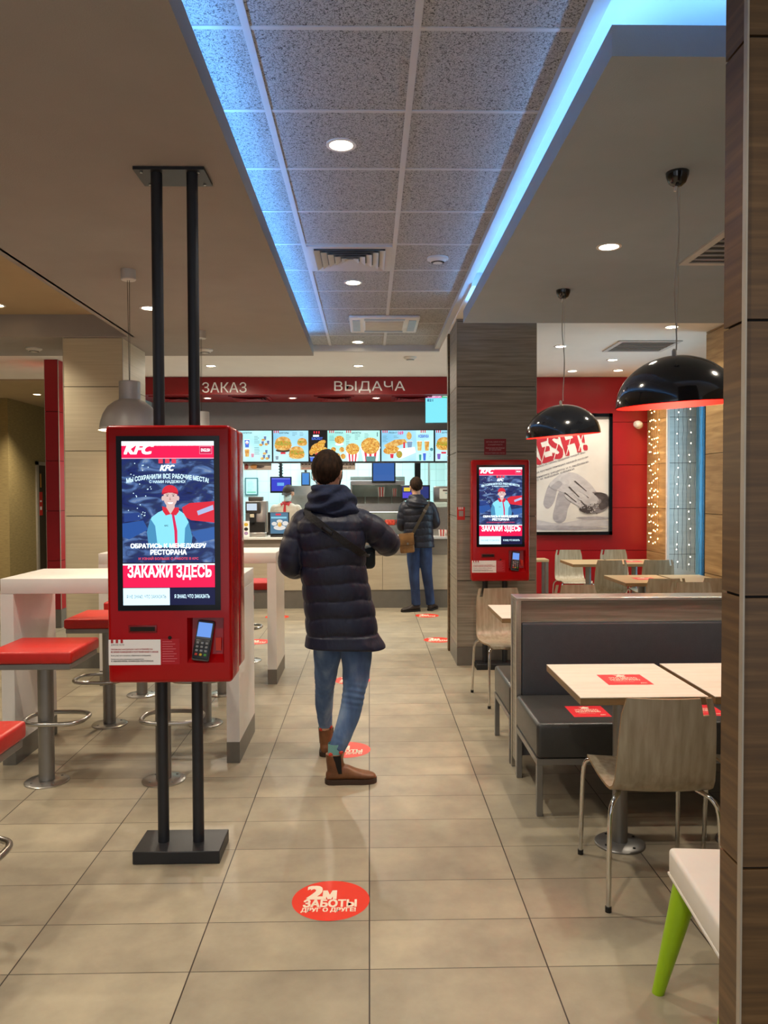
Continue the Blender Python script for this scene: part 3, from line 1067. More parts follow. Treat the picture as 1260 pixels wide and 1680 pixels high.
def kiosk_screen(parent, W_, H_, z0):
    """Order page of the kiosk: header, photo of an employee, big call to order, two buttons."""
    g = G((-W_ / 2, -0.0035, z0), eps=0.0005).px(203, 724, 357, 992, W_, H_)
    g.rect(203, 724, 357, 992, E_NAVY, 0)
    g.rect(203, 724, 357, 731.5, E_WHITE, 1)
    g.rect(203, 731, 357, 752, E_PINK, 1)
    g.rect(203, 751, 357, 752.5, glow('#ffb0c8', 1.0), 2)
    g.text('KFC', 208, 729, 256, 744.5, E_WHITE, 3, bold=0.05, shear=0.35)
    g.rect(333, 732, 354, 745, glow('#ff9ab6', 1.0), 2)
    g.rect(333.8, 732.8, 353.2, 744.2, glow('#d61650', 1.0), 3)
    g.text('ENGLISH', 336, 736, 351, 741, E_WHITE, 4, bold=0.02)
    g.rect(203, 752.5, 357, 922, M_SCREENBG, 1)
    # red sofa, pale lettering panel, table tops behind the employee
    g.poly([(303, 832), (316, 825), (357, 822), (357, 857), (318, 853), (306, 846)], E_RED, 2)
    g.poly([(328, 838), (355, 828), (356, 836), (330, 845)], glow('#b7c4ee', 1.0), 3)
    g.poly([(203, 858), (238, 853), (246, 868), (214, 884), (203, 880)], glow('#2f62b8', 0.8), 2)
    g.poly([(318, 872), (357, 864), (357, 884), (330, 890)], glow('#3c6fc0', 0.8), 2)
    g.poly([(206, 842), (232, 840), (234, 852), (206, 856)], glow('#2b4a9a', 0.8), 2)
    rnd = random.Random(3)
    for _ in range(26):
        x, y = rnd.uniform(213, 252), rnd.uniform(757, 852)
        g.ell(x, y, 0.9, 0.9, E_CYANW, 3, seg=8)
    for k in range(3):
        g.rect(264.5 + k * 11, 752.5, 272 + k * 11, 760, glow('#f0405a', 1.0), 3)
    g.text('KFC', 267, 763, 291, 772, E_WHITE, 4, bold=0.05, shear=0.35)
    g.text('МЫ СОХРАНИЛИ ВСЕ РАБОЧИЕ МЕСТА!', 211, 777, 348, 784.5, E_CYANW, 5, bold=0.03, arc=7.5)
    g.text('С НАМИ НАДЕЖНО!', 249, 787.5, 309, 793, E_CYANW, 5, bold=0.02)
    # employee
    g.poly([(247, 897), (245, 868), (252, 848), (263, 840), (277, 834), (294, 834), (306, 842), (314, 856), (319, 880), (318, 897)], E_SHIRT, 4)
    g.poly([(247, 897), (244, 872), (250, 850), (258, 862), (262, 897)], E_SHIRT2, 5)
    g.poly([(318, 897), (320, 880), (314, 856), (308, 866), (306, 897)], E_SHIRT2, 5)
    g.poly([(277, 826), (291, 826), (291, 838), (284, 843), (277, 838)], E_SKIN, 5)
    g.ell(284, 815, 11.5, 16.5, E_SKIN, 6)
    g.ell(271.5, 817, 2.4, 4, E_SKIN, 6)
    g.ell(296.5, 817, 2.4, 4, E_SKIN, 6)
    g.poly([(270, 830), (277, 832), (284, 843), (276, 845), (271, 838)], E_RED, 7)
    g.poly([(298, 832), (291, 832), (284, 843), (293, 845), (298, 839)], E_RED, 7)
    g.poly([(286, 843), (290, 843), (295, 870), (295, 897), (291, 897), (290, 870)], glow('#e8245a', 1.0), 7)
    g.ell(283.5, 808, 13.5, 12.5, E_RED, 7, a0=pi, a1=2 * pi)
    g.poly([(270, 808), (297, 808), (297, 811), (284, 807), (270, 811)], glow('#c01a38', 0.9), 8)
    for x in (279, 289):
        g.ell(x, 813, 1.6, 0.8, E_DARK, 8, seg=10)
        g.rect(x - 2.4, 810, x + 2.4, 810.8, glow('#7a5a50', 0.8), 8)
    g.poly([(283.5, 814), (285, 820), (282, 820)], glow('#cf9a94', 0.9), 8)
    g.ell(284, 824, 4.5, 2.2, E_WHITE, 8, a0=0, a1=pi, seg=12)
    g.text('KFC', 274, 860.5, 280, 863, E_DARK, 8, bold=0.02)
    g.text('ОБРАТИСЬ К МЕНЕДЖЕРУ', 217, 891, 343, 899.5, E_WHITE, 9, bold=0.045)
    g.text('РЕСТОРАНА', 250, 901, 310, 909, E_WHITE, 9, bold=0.045)
    g.text('И УЗНАЙ БОЛЬШЕ О РАБОТЕ В KFC', 230, 912.5, 330, 917.5, glow('#f0506a', 1.0), 9, bold=0.03)
    g.rect(203, 924, 357, 926.5, E_WHITE, 2)
    g.rect(203, 926.5, 357, 963, E_PINK, 2)
    g.text('ЗАКАЖИ ЗДЕСЬ', 211.5, 926, 351, 950, E_WHITE, 4, bold=0.03)
    g.rect(203, 964, 281, 992, E_CYANW, 2)
    g.rect(281, 964, 357, 992, glow('#151a4a', 0.8), 2)
    g.text('Я НЕ ЗНАЮ, ЧТО ЗАКАЗАТЬ', 209, 975, 275, 981.5, E_GREYTX, 4, bold=0.0)
    g.text('Я ЗНАЮ, ЧТО ЗАКАЗАТЬ', 289, 974.5, 348, 981.5, E_CYANW, 4, bold=0.02)
    return g.build('screen_picture', parent, smooth=False)


def kiosk_head(t, depth):
    """Red lacquered cabinet with screen, receipt slot, card-reader niche, stickers. Front at y = 0."""
    zb, zt, hw = 0.80, 1.882, 0.26
    fd = 0.17 if depth > 0.3 else 0.10
    b = B(M_KIOSKRED)
    # front shell around the card-reader niche (niche x .075...225, z .885..1.075)
    nx0, nx1, nz0, nz1 = 0.072, 0.226, 0.885, 1.075
    bm = bmesh.new()
    xs, zs = [-hw, nx0, nx1, hw], [zb, nz0, nz1, zt]
    grid = [[bm.verts.new((x, 0, z)) for z in zs] for x in xs]
    for i in range(3):
        for k in range(3):
            if not (i == 1 and k == 1):
                bm.faces.new((grid[i][k], grid[i + 1][k], grid[i + 1][k + 1], grid[i][k + 1]))
    outer = [e for e in bm.edges if len(e.link_faces) == 1 and not all(nx0 - 1e-4 < v.co.x < nx1 + 1e-4 and nz0 - 1e-4 < v.co.z < nz1 + 1e-4 for v in e.verts)]
    niche = [e for e in bm.edges if len(e.link_faces) == 1 and e not in outer]
    r1 = bmesh.ops.extrude_edge_only(bm, edges=niche)
    nv = [v for v in r1['geom'] if isinstance(v, bmesh.types.BMVert)]
    for v in nv:
        v.co.y += 0.035 if v.co.z < 0.9 else 0.055
        v.co.x += 0.012 if v.co.x < 0.1 else -0.012
        v.co.z += 0.03 if v.co.z < 0.9 else -0.004
    bm.faces.new(sorted(nv, key=lambda v: atan2(v.co.z - 0.98, v.co.x - 0.15)))
    r2 = bmesh.ops.extrude_edge_only(bm, edges=outer)
    ov = [v for v in r2['geom'] if isinstance(v, bmesh.types.BMVert)]
    for v in ov:
        v.co.y = fd
    rim = [e for e in bm.edges if all(v in ov for v in e.verts)]
    bmesh.ops.contextual_create(bm, geom=rim)
    bmesh.ops.recalc_face_normals(bm, faces=bm.faces)
    be = [e for e in bm.edges if all(abs(v.co.y) < 1e-5 for v in e.verts) and (all(abs(abs(v.co.x) - hw) < 1e-4 for v in e.verts) or all(abs(v.co.z - zb) < 1e-4 or abs(v.co.z - zt) < 1e-4 for v in e.verts) and abs(e.verts[0].co.z - e.verts[1].co.z) < 1e-5)]
    be += [e for e in bm.edges if abs(e.verts[0].co.x - e.verts[1].co.x) < 1e-5 and abs(abs(e.verts[0].co.x) - hw) < 1e-4 and abs(e.verts[0].co.z - e.verts[1].co.z) < 1e-5 and (abs(e.verts[0].co.z - zb) < 1e-4 or abs(e.verts[0].co.z - zt) < 1e-4) and abs(e.verts[0].co.y - e.verts[1].co.y) > 0.05]
    bmesh.ops.bevel(bm, geom=list(set(be)), offset=0.018, segments=4, profile=0.5, affect='EDGES')
    b.bm_add(bm)
    b.build('cabinet_front', t, angle=30)
    if depth > 0.3:
        B(M_DARKGAP).box(-hw + 0.012, hw - 0.012, fd, fd + 0.012, zb + 0.012, zt - 0.012).build('shadow_gap', t)
        B(M_KIOSKRED).rbox(-hw, hw, fd + 0.012, depth, zb + 0.02, zt - 0.004, 0.016, 3).build('cabinet_rear', t)
    else:
        B(M_KIOSKRED).rbox(-hw + 0.03, hw - 0.03, fd, depth, zb + 0.03, zt - 0.03, 0.01, 2).build('cabinet_rear', t)
    s = B(M_BLACKGLOSS).box(-0.214, 0.214, -0.003, 0.002, 1.107, 1.836).build('touch_screen', t)
    kiosk_screen(s, 0.382, 0.684, 1.130)
    p = B(mat('slot_lip', '#7c0b10', 0.3)).rbox(-0.172, -0.053, -0.004, 0.01, 1.014, 1.046, 0.003).build('receipt_slot', t)
    B(M_DARKGAP).box(-0.164, -0.061, -0.0055, 0.0, 1.021, 1.039).build('slot_mouth', p)
    B(M_DARKGAP).lathe([(0.0005, 0.0), (0.008, 0.0)], seg=14).build('scanner_eye', t, loc=(0.0, -0.0015, 0.992), rot=(radians(90), 0, 0))
    # stickers
    g = G((-0.256, 0, 0.878), eps=0.0008).px(178, 1050, 264, 1091, 0.217, 0.107)
    g.rect(178, 1050, 264, 1091, M_WHITE, 1)
    red, dk = mat('sticker_print_red', '#b32024', 0.5), mat('sticker_print_dark', '#4a4440', 0.5)
    for k in range(3):
        g.rect(182 + k * 8, 1050, 186 + k * 8, 1055.5, red, 2)
    g.text('ДОРОГИЕ ГОСТИ!', 182, 1057, 204, 1060, dk, 2, bold=0.0)
    g.text('ПРОСИМ ВАС НАХОДИТЬСЯ У КАСС И ПЕРЕКРЁСТКА', 182, 1064, 251, 1067, red, 2, bold=0.02)
    g.text('ВО ВРЕМЯ РАЗМЕЩЕНИЯ И ПОЛУЧЕНИЯ ВАШЕГО ЗАКАЗА', 182, 1068.5, 260, 1071.5, red, 2, bold=0.02)
    g.text('Если у вас есть вопросы, обратитесь к сотруднику', 182, 1074.5, 248, 1077, dk, 2)
    g.text('Приносим свои извинения за неудобства', 182, 1080.5, 236, 1082.5, dk, 2)
    g.text('С УВАЖЕНИЕМ, КОМАНДА РЕСТОРАНА', 182, 1083.5, 252, 1086, dk, 2, bold=0.03)
    g.build('notice_sticker', t, smooth=False)
    g = G((-0.039, 0, 0.880), eps=0.0008).px(264, 1048, 295, 1090, 0.079, 0.108)
    g.rect(264, 1048, 295, 1090, mat('sticker_deep_red', '#b3101e', 0.35), 1)
    pk = mat('sticker_print_pink', '#d8606a', 0.5)
    for k in range(9):
        g.rect(267, 1052 + k * 4, 283 + (k * 5) % 9, 1053.4 + k * 4, pk, 2)
    g.build('small_print_sticker', t, smooth=False)
    # card terminal standing tilted in the niche
    Mx = Matrix.Translation((0.136, 0.020, 0.975)) @ Euler((radians(-16), radians(7), 0)).to_matrix().to_4x4()
    c = B(mat('terminal_grey', '#55565a', 0.4)).rbox(-0.036, 0.036, -0.012, 0.014, -0.085, 0.085, 0.008, 3, M=Mx).build('card_terminal', t)
    gg = B(mat('terminal_black', '#17181c', 0.35)).rbox(-0.033, 0.033, -0.0155, -0.01, -0.078, 0.005, 0.004, 2, M=Mx).build('keypad_plate', c)
    k = B(mat('terminal_key', '#8b8d90', 0.5))
    for r in range(4):
        for q in range(3):
            x, z = -0.019 + q * 0.019, -0.012 - r * 0.016
            if r == 3:
                k.m(mat('key_%s' % ('red', 'yellow', 'green')[q], ('#c43a2c', '#d3b13a', '#4f9a4a')[q], 0.5))
            k.rbox(x - 0.006, x + 0.006, -0.0195, -0.015, z - 0.005, z + 0.005, 0.002, 1, M=Mx)
    k.build('keys', c)
    dsp = B(glow('#6f9ff0', 1.0)).box(-0.029, 0.029, -0.0135, -0.011, 0.014, 0.074).build('terminal_display', c)
    dsp.matrix_basis = Mx
    B(mat('niche_sticker', '#c9301c', 0.4)).box(0.185, 0.208, 0.030, 0.0315, 0.93, 0.985).build('niche_label', t)


kx = -0.838
k1 = thing('order_kiosk', 'large red self-order kiosk on two black floor-to-ceiling poles', 'kiosk', (kx, 3.28, 0))
kiosk_head(k1, 0.34)
for x, lab in ((-0.080, None), (0.074, None)):
    B(M_ANTHRACITE).cyl((x, 0.17, 0.05), (x, 0.17, 2.99), 0.0245, seg=28).build('pole', k1)
B(M_ANTHRACITE).rbox(-0.187, 0.187, 0.062, 0.285, 0.0, 0.055, 0.003, 1).build('floor_base', k1)
pl = B(M_ANTHRACITE).box(-0.17, 0.135, 0.125, 0.31, 2.985, 2.998).build('ceiling_plate', k1)
for x in (-0.14, 0.105):
    for y in (0.15, 0.285):
        B(M_STEEL).cyl((x, y, 2.986), (x, y, 2.980), 0.006, seg=10).build('screw', pl)

k2 = thing('order_kiosk', 'red self-order kiosk standing against the wood-clad pillar', 'kiosk', (1.168, 6.93, 0))
kiosk_head(k2, 0.20)
for x in (-0.12, 0.06):
    B(M_ANTHRACITE).cyl((x, 0.13, 0.05), (x, 0.13, 0.84), 0.0245, seg=20).build('pole', k2)
B(M_ANTHRACITE).rbox(-0.21, 0.15, 0.02, 0.2, 0.0, 0.05, 0.003, 1).build('floor_base', k2)

# red notices on the wood pillar
g = G((1.053, 7.14, 1.935), eps=0.002).px(795, 720, 831, 746, 0.20, 0.145)
g.rect(795, 720, 831, 746, mat('notice_dark_red', '#8e1622', 0.45), 1)
for y, txt, a, c in ((723.5, 'ОСТАВЬ СВОЙ ОТЗЫВ', 798, 828), (728, 'О НАШЕЙ РАБОТЕ', 801, 825), (733.5, 'Напиши нам или позвони', 797.5, 828.5), (737, 'на горячую линию', 803, 823), (742, 'Вопросы? Будем рады ответить', 797, 829)):
    g.text(txt, a, y, c, y + 2.4, mat('notice_print', '#d9b4b0', 0.5), 2, bold=0.01)
tag(g.build('wall_notice', smooth=False), 'dark red text notice on the wood pillar above the far kiosk', 'notice')
g = G((0.803, 7.14, 1.341), eps=0.002).px(750, 832, 763, 853, 0.072, 0.117)
g.rect(750, 832, 763, 853, mat('notice_red', '#b81f22', 0.45), 1)
for k in range(3):
    g.rect(752.5 + k * 3, 832, 754 + k * 3, 836, M_WHITE, 2)
g.rect(753, 838, 760.5, 847, mat('notice_grey', '#9a8f88', 0.5), 2)
tag(g.build('wall_notice', smooth=False), 'small red sticker with three white stripes at the left edge of the wood pillar', 'notice')


# ================================================================== FLOOR STICKERS
def floor_sticker(x, y, label):
    t = G((x, y, 0.0), (1, 0, 0), (0, 1, 0), eps=0.0006)
    t.ell(0, 0, 0.152, 0.150, M_STICKRED, 1, seg=64)
    t.text('2', -0.092, 0.105, -0.036, 0.008, M_STICKWHITE, 2, bold=0.05)
    t.text('м', -0.030, 0.068, 0.018, 0.008, M_STICKWHITE, 2, bold=0.05)
    t.text('ЗАБОТЫ', -0.104, 0.0, 0.100, -0.052, M_STICKWHITE, 2, bold=0.045)
    t.text('ДРУГ О ДРУГЕ!', -0.110, -0.058, 0.098, -0.092, M_STICKWHITE, 2, bold=0.045)
    return tag(t.build('floor_sticker', smooth=False), label, 'floor sticker', 'distance stickers on the floor')


floor_sticker(-0.157, 3.03, 'round red distance sticker on the floor nearest the camera')
floor_sticker(-0.15, 4.82, 'round red floor sticker partly covered by the walking man in front')
floor_sticker(-0.15, 6.61, 'round red floor sticker seen right beside the walking man\'s jeans')
floor_sticker(0.735, 8.39, 'round red floor sticker beside the foot of the brown pillar')
floor_sticker(0.742, 10.05, 'round red floor sticker at the feet of the man at the counter')
floor_sticker(-1.215, 8.36, 'round red floor sticker seen between the white counter-height table legs')
floor_sticker(-1.19, 10.03, 'round red floor sticker behind the leg of the rear white table')

# ================================================================== WHITE HIGH TABLES AND RED STOOLS
def high_table(x0, x1, y0, y1, label):
    t = thing('high_table', label, 'table', ((x0 + x1) / 2, (y0 + y1) / 2, 0), 0, 'white high tables')
    hx, hy = (x1 - x0) / 2, (y1 - y0) / 2
    B(M_WHITELAM).rbox(-hx, hx, -hy, hy, 1.01, 1.10, 0.004, 2).build('tabletop', t)
    for s in (-1, 1):
        a, c = (-hx, -hx + 0.075) if s < 0 else (hx - 0.075, hx)
        lg = B(M_WHITELAM).box(a, c, -hy, hy, 0.125, 1.01).build('leg_panel', t)
        B(M_PLINTH).box(a - 0.001, c + 0.001, -hy - 0.001, hy + 0.001, 0.0, 0.125).build('plinth', lg)
    return t


high_table(-2.16, -0.772, 4.60, 5.21, 'white waterfall high table behind the large red kiosk')
high_table(-2.24, -0.775, 6.49, 7.10, 'white waterfall high table nearer the counter beside the pale pillar')


def make_stool(label):
    t = thing('bar_stool', label, 'stool', (0, 0, 0), 0, 'red square bar stools')
    B(M_REDVINYL).rbox(-0.225, 0.225, -0.215, 0.215, 0.70, 0.765, 0.014, 3).build('seat_cushion', t)
    B(M_GREYMETAL).rbox(-0.215, 0.215, -0.205, 0.205, 0.668, 0.70, 0.004, 1).build('seat_plate', t)
    B(M_GREYMETAL).cyl((0, 0, 0.015), (0, 0, 0.67), 0.042, seg=28).build('column', t)
    pts = []
    for k in range(40):
        a = 2 * pi * k / 40
        x, y = cos(a), sin(a)
        n = 3.2
        q = (abs(x) ** n + abs(y) ** n) ** (-1 / n)
        pts.append((0.035 + 0.165 * x * q, 0.065 + 0.125 * y * q, 0.335))
    B(M_STEEL).tube(pts, 0.0125, 10, closed=True).build('foot_ring', t)
    fl = B(M_STEEL).lathe([(0.118, 0.0), (0.118, 0.006), (0.112, 0.010), (0.05, 0.014), (0.0005, 0.014)], seg=36).build('floor_flange', t)
    for k in range(4):
        a = pi / 4 + k * pi / 2
        B(M_GREYMETAL).cyl((0.085 * cos(a), 0.085 * sin(a), 0.010), (0.085 * cos(a), 0.085 * sin(a), 0.015), 0.007, seg=8).build('screw', fl)
    return t


stool0 = make_stool('red square stool standing whole in front of the white table left of the kiosk')
stool0.location = (-1.795, 4.335, 0)
for x, y, rz, lb in ((-1.150, 4.335, 0, 'red stool whose column and floor flange show left of the near kiosk poles'),
                     (-1.80, 5.40, pi, 'red square stool behind the first white table half hidden by the kiosk'),
                     (-1.14, 5.40, pi, 'stool whose flange shows just right of the black kiosk poles behind the first white table'),
                     (-1.805, 6.19, 0, 'stool whose flange shows left of the kiosk poles in front of the rear white table'),
                     (-1.17, 6.20, 0, 'stool whose flange shows right of the kiosk poles in front of the rear white table'),
                     (-1.15, 7.42, pi, 'red stool behind the rear white table seen between its leg and the kiosk'),
                     (-1.49, 2.67, 0, 'red square stool cut off at the left edge of the picture')):
    dup(stool0, (x, y, 0), rz, lb)

# ================================================================== BOOTH: partition with benches on both sides
def booth_partition(x0, x1, label):
    t = thing('booth_partition', label, 'partition', (x0, 4.44, 0))
    L = x1 - x0
    B(M_WOOD).box(0.02, L, -0.055, 0.055, 0.865, 0.985).build('wood_band', t)
    B(M_ALU).rbox(0, L, -0.085, 0.085, 0.985, 1.003, 0.003, 1).build('top_rail', t)
    B(M_ALU).box(0.02, L, -0.062, 0.062, 0.855, 0.866).build('lower_rail', t)
    for y in (-0.07, 0.07):
        B(M_ALU).rbox(0.0, 0.03, y - 0.015, y + 0.015, 0, 0.99, 0.003, 1).build('corner_post', t)
    B(M_WOOD).box(0.006, 0.02, -0.055, 0.055, 0.06, 0.985).build('end_board', t)
    B(M_DARKWALL).box(0.03, L, -0.05, 0.05, 0.10, 0.86).build('core_board', t)
    for s in (-1, 1):
        B(M_LEATHER).rbox(0.03, L, min(s * 0.052, s * 0.085), max(s * 0.052, s * 0.085), 0.30, 0.862, 0.014, 3).build('back_upholstery', t)
    return t


booth_partition(0.822, 3.75, 'wood-topped booth partition with charcoal upholstery beside the aisle')


def bench(x0, x1, y0, y1, label, legs_front):
    t = thing('booth_bench', label, 'bench', (x0, (y0 + y1) / 2, 0), 0, 'black upholstered booth benches')
    L, hy = x1 - x0, (y1 - y0) / 2
    B(M_LEATHERSEAT).rbox(0.0, L, -hy, hy, 0.285, 0.46, 0.022, 4).build('seat_cushion', t)
    f = B(M_GREYMETAL)
    for y in (-hy + 0.02, hy - 0.02):
        f.box(0.0, L, y - 0.015, y + 0.015, 0.255, 0.285)
    for x in (0.015, L / 2, L - 0.015):
        f.box(x - 0.015, x + 0.015, -hy + 0.03, hy - 0.03, 0.255, 0.285)
    f.build('seat_frame', t)
    for x in (0.015, L / 2, L - 0.015):
        for y in (-hy + 0.02, hy - 0.02):
            B(M_GREYMETAL).rbox(x - 0.015, x + 0.015, y - 0.015, y + 0.015, 0, 0.255, 0.002, 1).build('leg', t)
    return t


bench(0.818, 3.4, 3.785, 4.345, 'black upholstered bench in front of the near cream tables', True)
bench(0.818, 3.4, 4.535, 5.10, 'black upholstered bench on the far side of the booth partition', False)


# ================================================================== DINING TABLES
def make_table(label, top, x0, y0, wx=0.53, wy=0.62, group='two-seat dining tables'):
    t = thing('dining_table', label, 'table', (x0 + wx / 2, y0 + wy / 2, 0), 0, group)
    hx, hy = wx / 2, wy / 2
    tt = B(top).box(-hx, hx, -hy, hy, 0.748, 0.751).build('tabletop', t)
    B(M_OAKEDGE).rbox(-hx, hx, -hy, hy, 0.718, 0.748, 0.002, 1).build('edge_core', tt)
    B(M_GREYMETAL).cyl((0, 0, 0.012), (0, 0, 0.712), 0.034, seg=28).build('column', t)
    B(M_GREYMETAL).box(-0.16, 0.16, -0.16, 0.16, 0.71, 0.718).build('top_plate', t)
    fl = B(M_GREYMETAL).lathe([(0.112, 0.0), (0.112, 0.006), (0.106, 0.011), (0.04, 0.015), (0.0005, 0.015)], seg=40).build('floor_flange', t)
    for k in range(4):
        a = k * pi / 2 + 0.5
        B(M_BLACK).cyl((0.085 * cos(a), 0.085 * sin(a), 0.010), (0.085 * cos(a), 0.085 * sin(a), 0.0155), 0.006, seg=8).build('screw', fl)
    return t


make_table('cream two-seat table beside the aisle with a red seat sticker, nearest the camera', M_TABLECREAM, 0.866, 3.178)
make_table('cream table parted by a narrow gap from the nearest one, cut by the brown pillar', M_TABLECREAM, 1.424, 3.178)
make_table('table with a pale corner showing just left of the booth partition', M_TABLECREAM, 0.886, 5.20)
make_table('oak table second row from the red wall, its left one, with a red sticker', M_TABLEOAK, 2.365, 7.15, wy=0.68)
make_table('oak table second row from the red wall, right of the narrow gap', M_TABLEOAK, 2.923, 7.15, wx=0.41, wy=0.68)
make_table('oak table in the row by the red wall, its left one without a sticker', M_TABLEOAK, 2.365, 9.02)
make_table('oak table in the row by the red wall, middle one carrying a red sticker', M_TABLEOAK, 2.923, 9.02)


def seat_sticker(x, y, z, wx, wy, label, surface):
    g = G((x, y, z), (1, 0, 0), (0, 1, 0), eps=0.0006)
    g.rect(-wx / 2, -wy / 2, wx / 2, wy / 2, mat('seat_sticker_red', '#e2323a', 0.4), 1)
    k = wx / 0.2
    g.ell(0.0, 0.048 * k, 0.022 * k, 0.024 * k, M_STICKWHITE, 2, seg=16, a0=0, a1=pi)
    g.poly([(-0.03 * k, 0.085 * k), (-0.018 * k, 0.068 * k), (0.018 * k, 0.068 * k), (0.03 * k, 0.085 * k), (0.012 * k, 0.077 * k), (0, 0.09 * k), (-0.012 * k, 0.077 * k)], M_STICKWHITE, 2)
    g.text('ЭТО МЕСТО', -0.062 * k, 0.038 * k, 0.062 * k, 0.010 * k, M_STICKWHITE, 2, bold=0.03)
    g.text('НЕДОСТУПНО', -0.066 * k, 0.004 * k, 0.066 * k, -0.026 * k, M_STICKWHITE, 2, bold=0.03)
    g.text('Соблюдайте дистанцию', -0.06 * k, -0.036 * k, 0.03 * k, -0.046 * k, M_STICKWHITE, 2, bold=0.0)
    g.text('KFC', 0.05 * k, -0.060 * k, 0.08 * k, -0.076 * k, M_STICKWHITE, 2, bold=0.03, shear=0.3)
    return tag(g.build('seat_sticker', smooth=False), label, 'sticker', 'red keep-distance seat stickers')


seat_sticker(1.146, 3.478, 0.751, 0.20, 0.19, 'red sticker on the nearest cream table top', 'table')
seat_sticker(1.126, 3.998, 0.46, 0.192, 0.20, 'red sticker on the black bench below the cream table edge', 'bench')
seat_sticker(1.72, 3.998, 0.46, 0.192, 0.20, 'red sticker on the black bench peeking out right of the near chair', 'bench')
seat_sticker(2.66, 7.50, 0.751, 0.20, 0.20, 'red sticker on the left oak table of the second row', 'table')
seat_sticker(3.17, 9.34, 0.751, 0.20, 0.20, 'red sticker on an oak table in front of the red wall', 'table')

# console table with metal legs by the red wall
t = thing('side_table', 'narrow wooden side table with metal legs beside the wood pillar', 'table', (2.0, 9.9, 0))
B(M_TABLEOAK).rbox(-0.26, 0.26, -0.12, 0.12, 0.71, 0.742, 0.003, 1).build('tabletop', t)
for x in (-0.235, 0.235):
    for y in (-0.095, 0.095):
        B(M_GREYMETAL).box(x - 0.02, x + 0.02, y - 0.02, y + 0.02, 0, 0.71).build('leg', t)


# ================================================================== BENTWOOD CHAIRS
def chair_shell():
    """One bent sheet: back leaning away, tight curve, seat rolling over at its front edge. Sits facing +y."""
    prof = [(-0.052, 0.826), (-0.046, 0.76), (-0.036, 0.68), (-0.026, 0.60), (-0.018, 0.545), (-0.008, 0.50), (0.012, 0.468), (0.045, 0.450), (0.09, 0.444), (0.16, 0.443), (0.24, 0.447), (0.31, 0.455), (0.365, 0.461), (0.395, 0.459), (0.415, 0.450), (0.425, 0.436)]
    w = [0.158, 0.176, 0.182, 0.185, 0.188, 0.190, 0.192, 0.193, 0.194, 0.195, 0.196, 0.197, 0.197, 0.196, 0.190, 0.178]
    cols = 15
    th = 0.0105
    P = []
    for i, (y, z) in enumerate(prof):
        a, c = prof[max(0, i - 1)], prof[min(len(prof) - 1, i + 1)]
        ty, tz = c[0] - a[0], c[1] - a[1]
        l = sqrt(ty * ty + tz * tz)
        ny, nz = tz / l, -ty / l          # outward (behind / under)
        row = []
        for k in range(cols):
            s = -1 + 2 * k / (cols - 1)
            x = s * w[i]
            dish = 0.016 * (1 - s * s) * (1.0 if z > 0.5 else 0.5)
            row.append(((x, y + ny * dish, z + nz * dish), (x, y + ny * (dish + th), z + nz * (dish + th))))
        P.append(row)
    b = B(M_OAK)
    n, m = len(P), cols
    vs = [P[i][k][q] for q in (0, 1) for i in range(n) for k in range(m)]
    I = lambda q, i, k: q * n * m + i * m + k
    f_in, f_out, f_edge = [], [], []
    hole = {(0, 12)}      # the grip notch cut into the top edge
    for i in range(n - 1):
        for k in range(m - 1):
            if (i, k) in hole:
                continue
            f_in.append((I(0, i, k), I(0, i, k + 1), I(0, i + 1, k + 1), I(0, i + 1, k)))
            f_out.append((I(1, i, k), I(1, i + 1, k), I(1, i + 1, k + 1), I(1, i, k + 1)))
    def edge(i0, k0, i1, k1):
        f_edge.append((I(0, i0, k0), I(1, i0, k0), I(1, i1, k1), I(0, i1, k1)))
    for k in range(m - 1):
        if (0, k) not in hole:
            edge(0, k + 1, 0, k)
        edge(n - 1, k, n - 1, k + 1)
    for i in range(n - 1):
        edge(i, 0, i + 1, 0)
        edge(i + 1, m - 1, i, m - 1)
    for (i, k) in hole:
        edge(i, k, i + 1, k)
        edge(i + 1, k, i + 1, k + 1)
        edge(i + 1, k + 1, i, k + 1)
    b.add(vs, f_in + f_out)
    b.m(M_OAKEDGE).add(vs, f_edge)
    return b


def make_chair(label):
    t = thing('dining_chair', label, 'chair', (0, 0, 0), 0, 'bentwood dining chairs')
    o = chair_shell().build('shell', t, angle=50)
    for s in (-1, 1):
        pts = [(s * 0.212, 0.44, 0.0), (s * 0.208, 0.425, 0.30), (s * 0.205, 0.420, 0.385), (s * 0.198, 0.410, 0.425), (s * 0.180, 0.395, 0.438), (s * 0.160, 0.37, 0.438), (s * 0.150, 0.30, 0.432), (s * 0.150, 0.12, 0.428), (s * 0.152, 0.06, 0.430), (s * 0.165, 0.025, 0.430), (s * 0.188, 0.0, 0.418), (s * 0.205, -0.015, 0.385), (s * 0.210, -0.020, 0.30), (s * 0.218, -0.035, 0.0)]
        def smooth(p):
            q = [Vector(p[0])]
            for a, c in zip(p, p[1:]):
                a, c = Vector(a), Vector(c)
                q += [a * 0.75 + c * 0.25, a * 0.25 + c * 0.75]
            return q + [Vector(p[-1])]
        P = smooth(pts)
        mid = len(P) // 2
        for nm, seg in (('leg', P[:mid + 1]), ('leg', P[mid:])):
            lg = B(M_CHROME).tube(seg, 0.0095, 12).build(nm, t)
            foot = seg[0] if nm == 'leg' and seg[0].z < 0.01 else seg[-1]
            B(M_BLACK).cyl((foot.x, foot.y, 0.0), (foot.x, foot.y, 0.02), 0.0125, seg=12).build('foot_cap', lg)
    return t


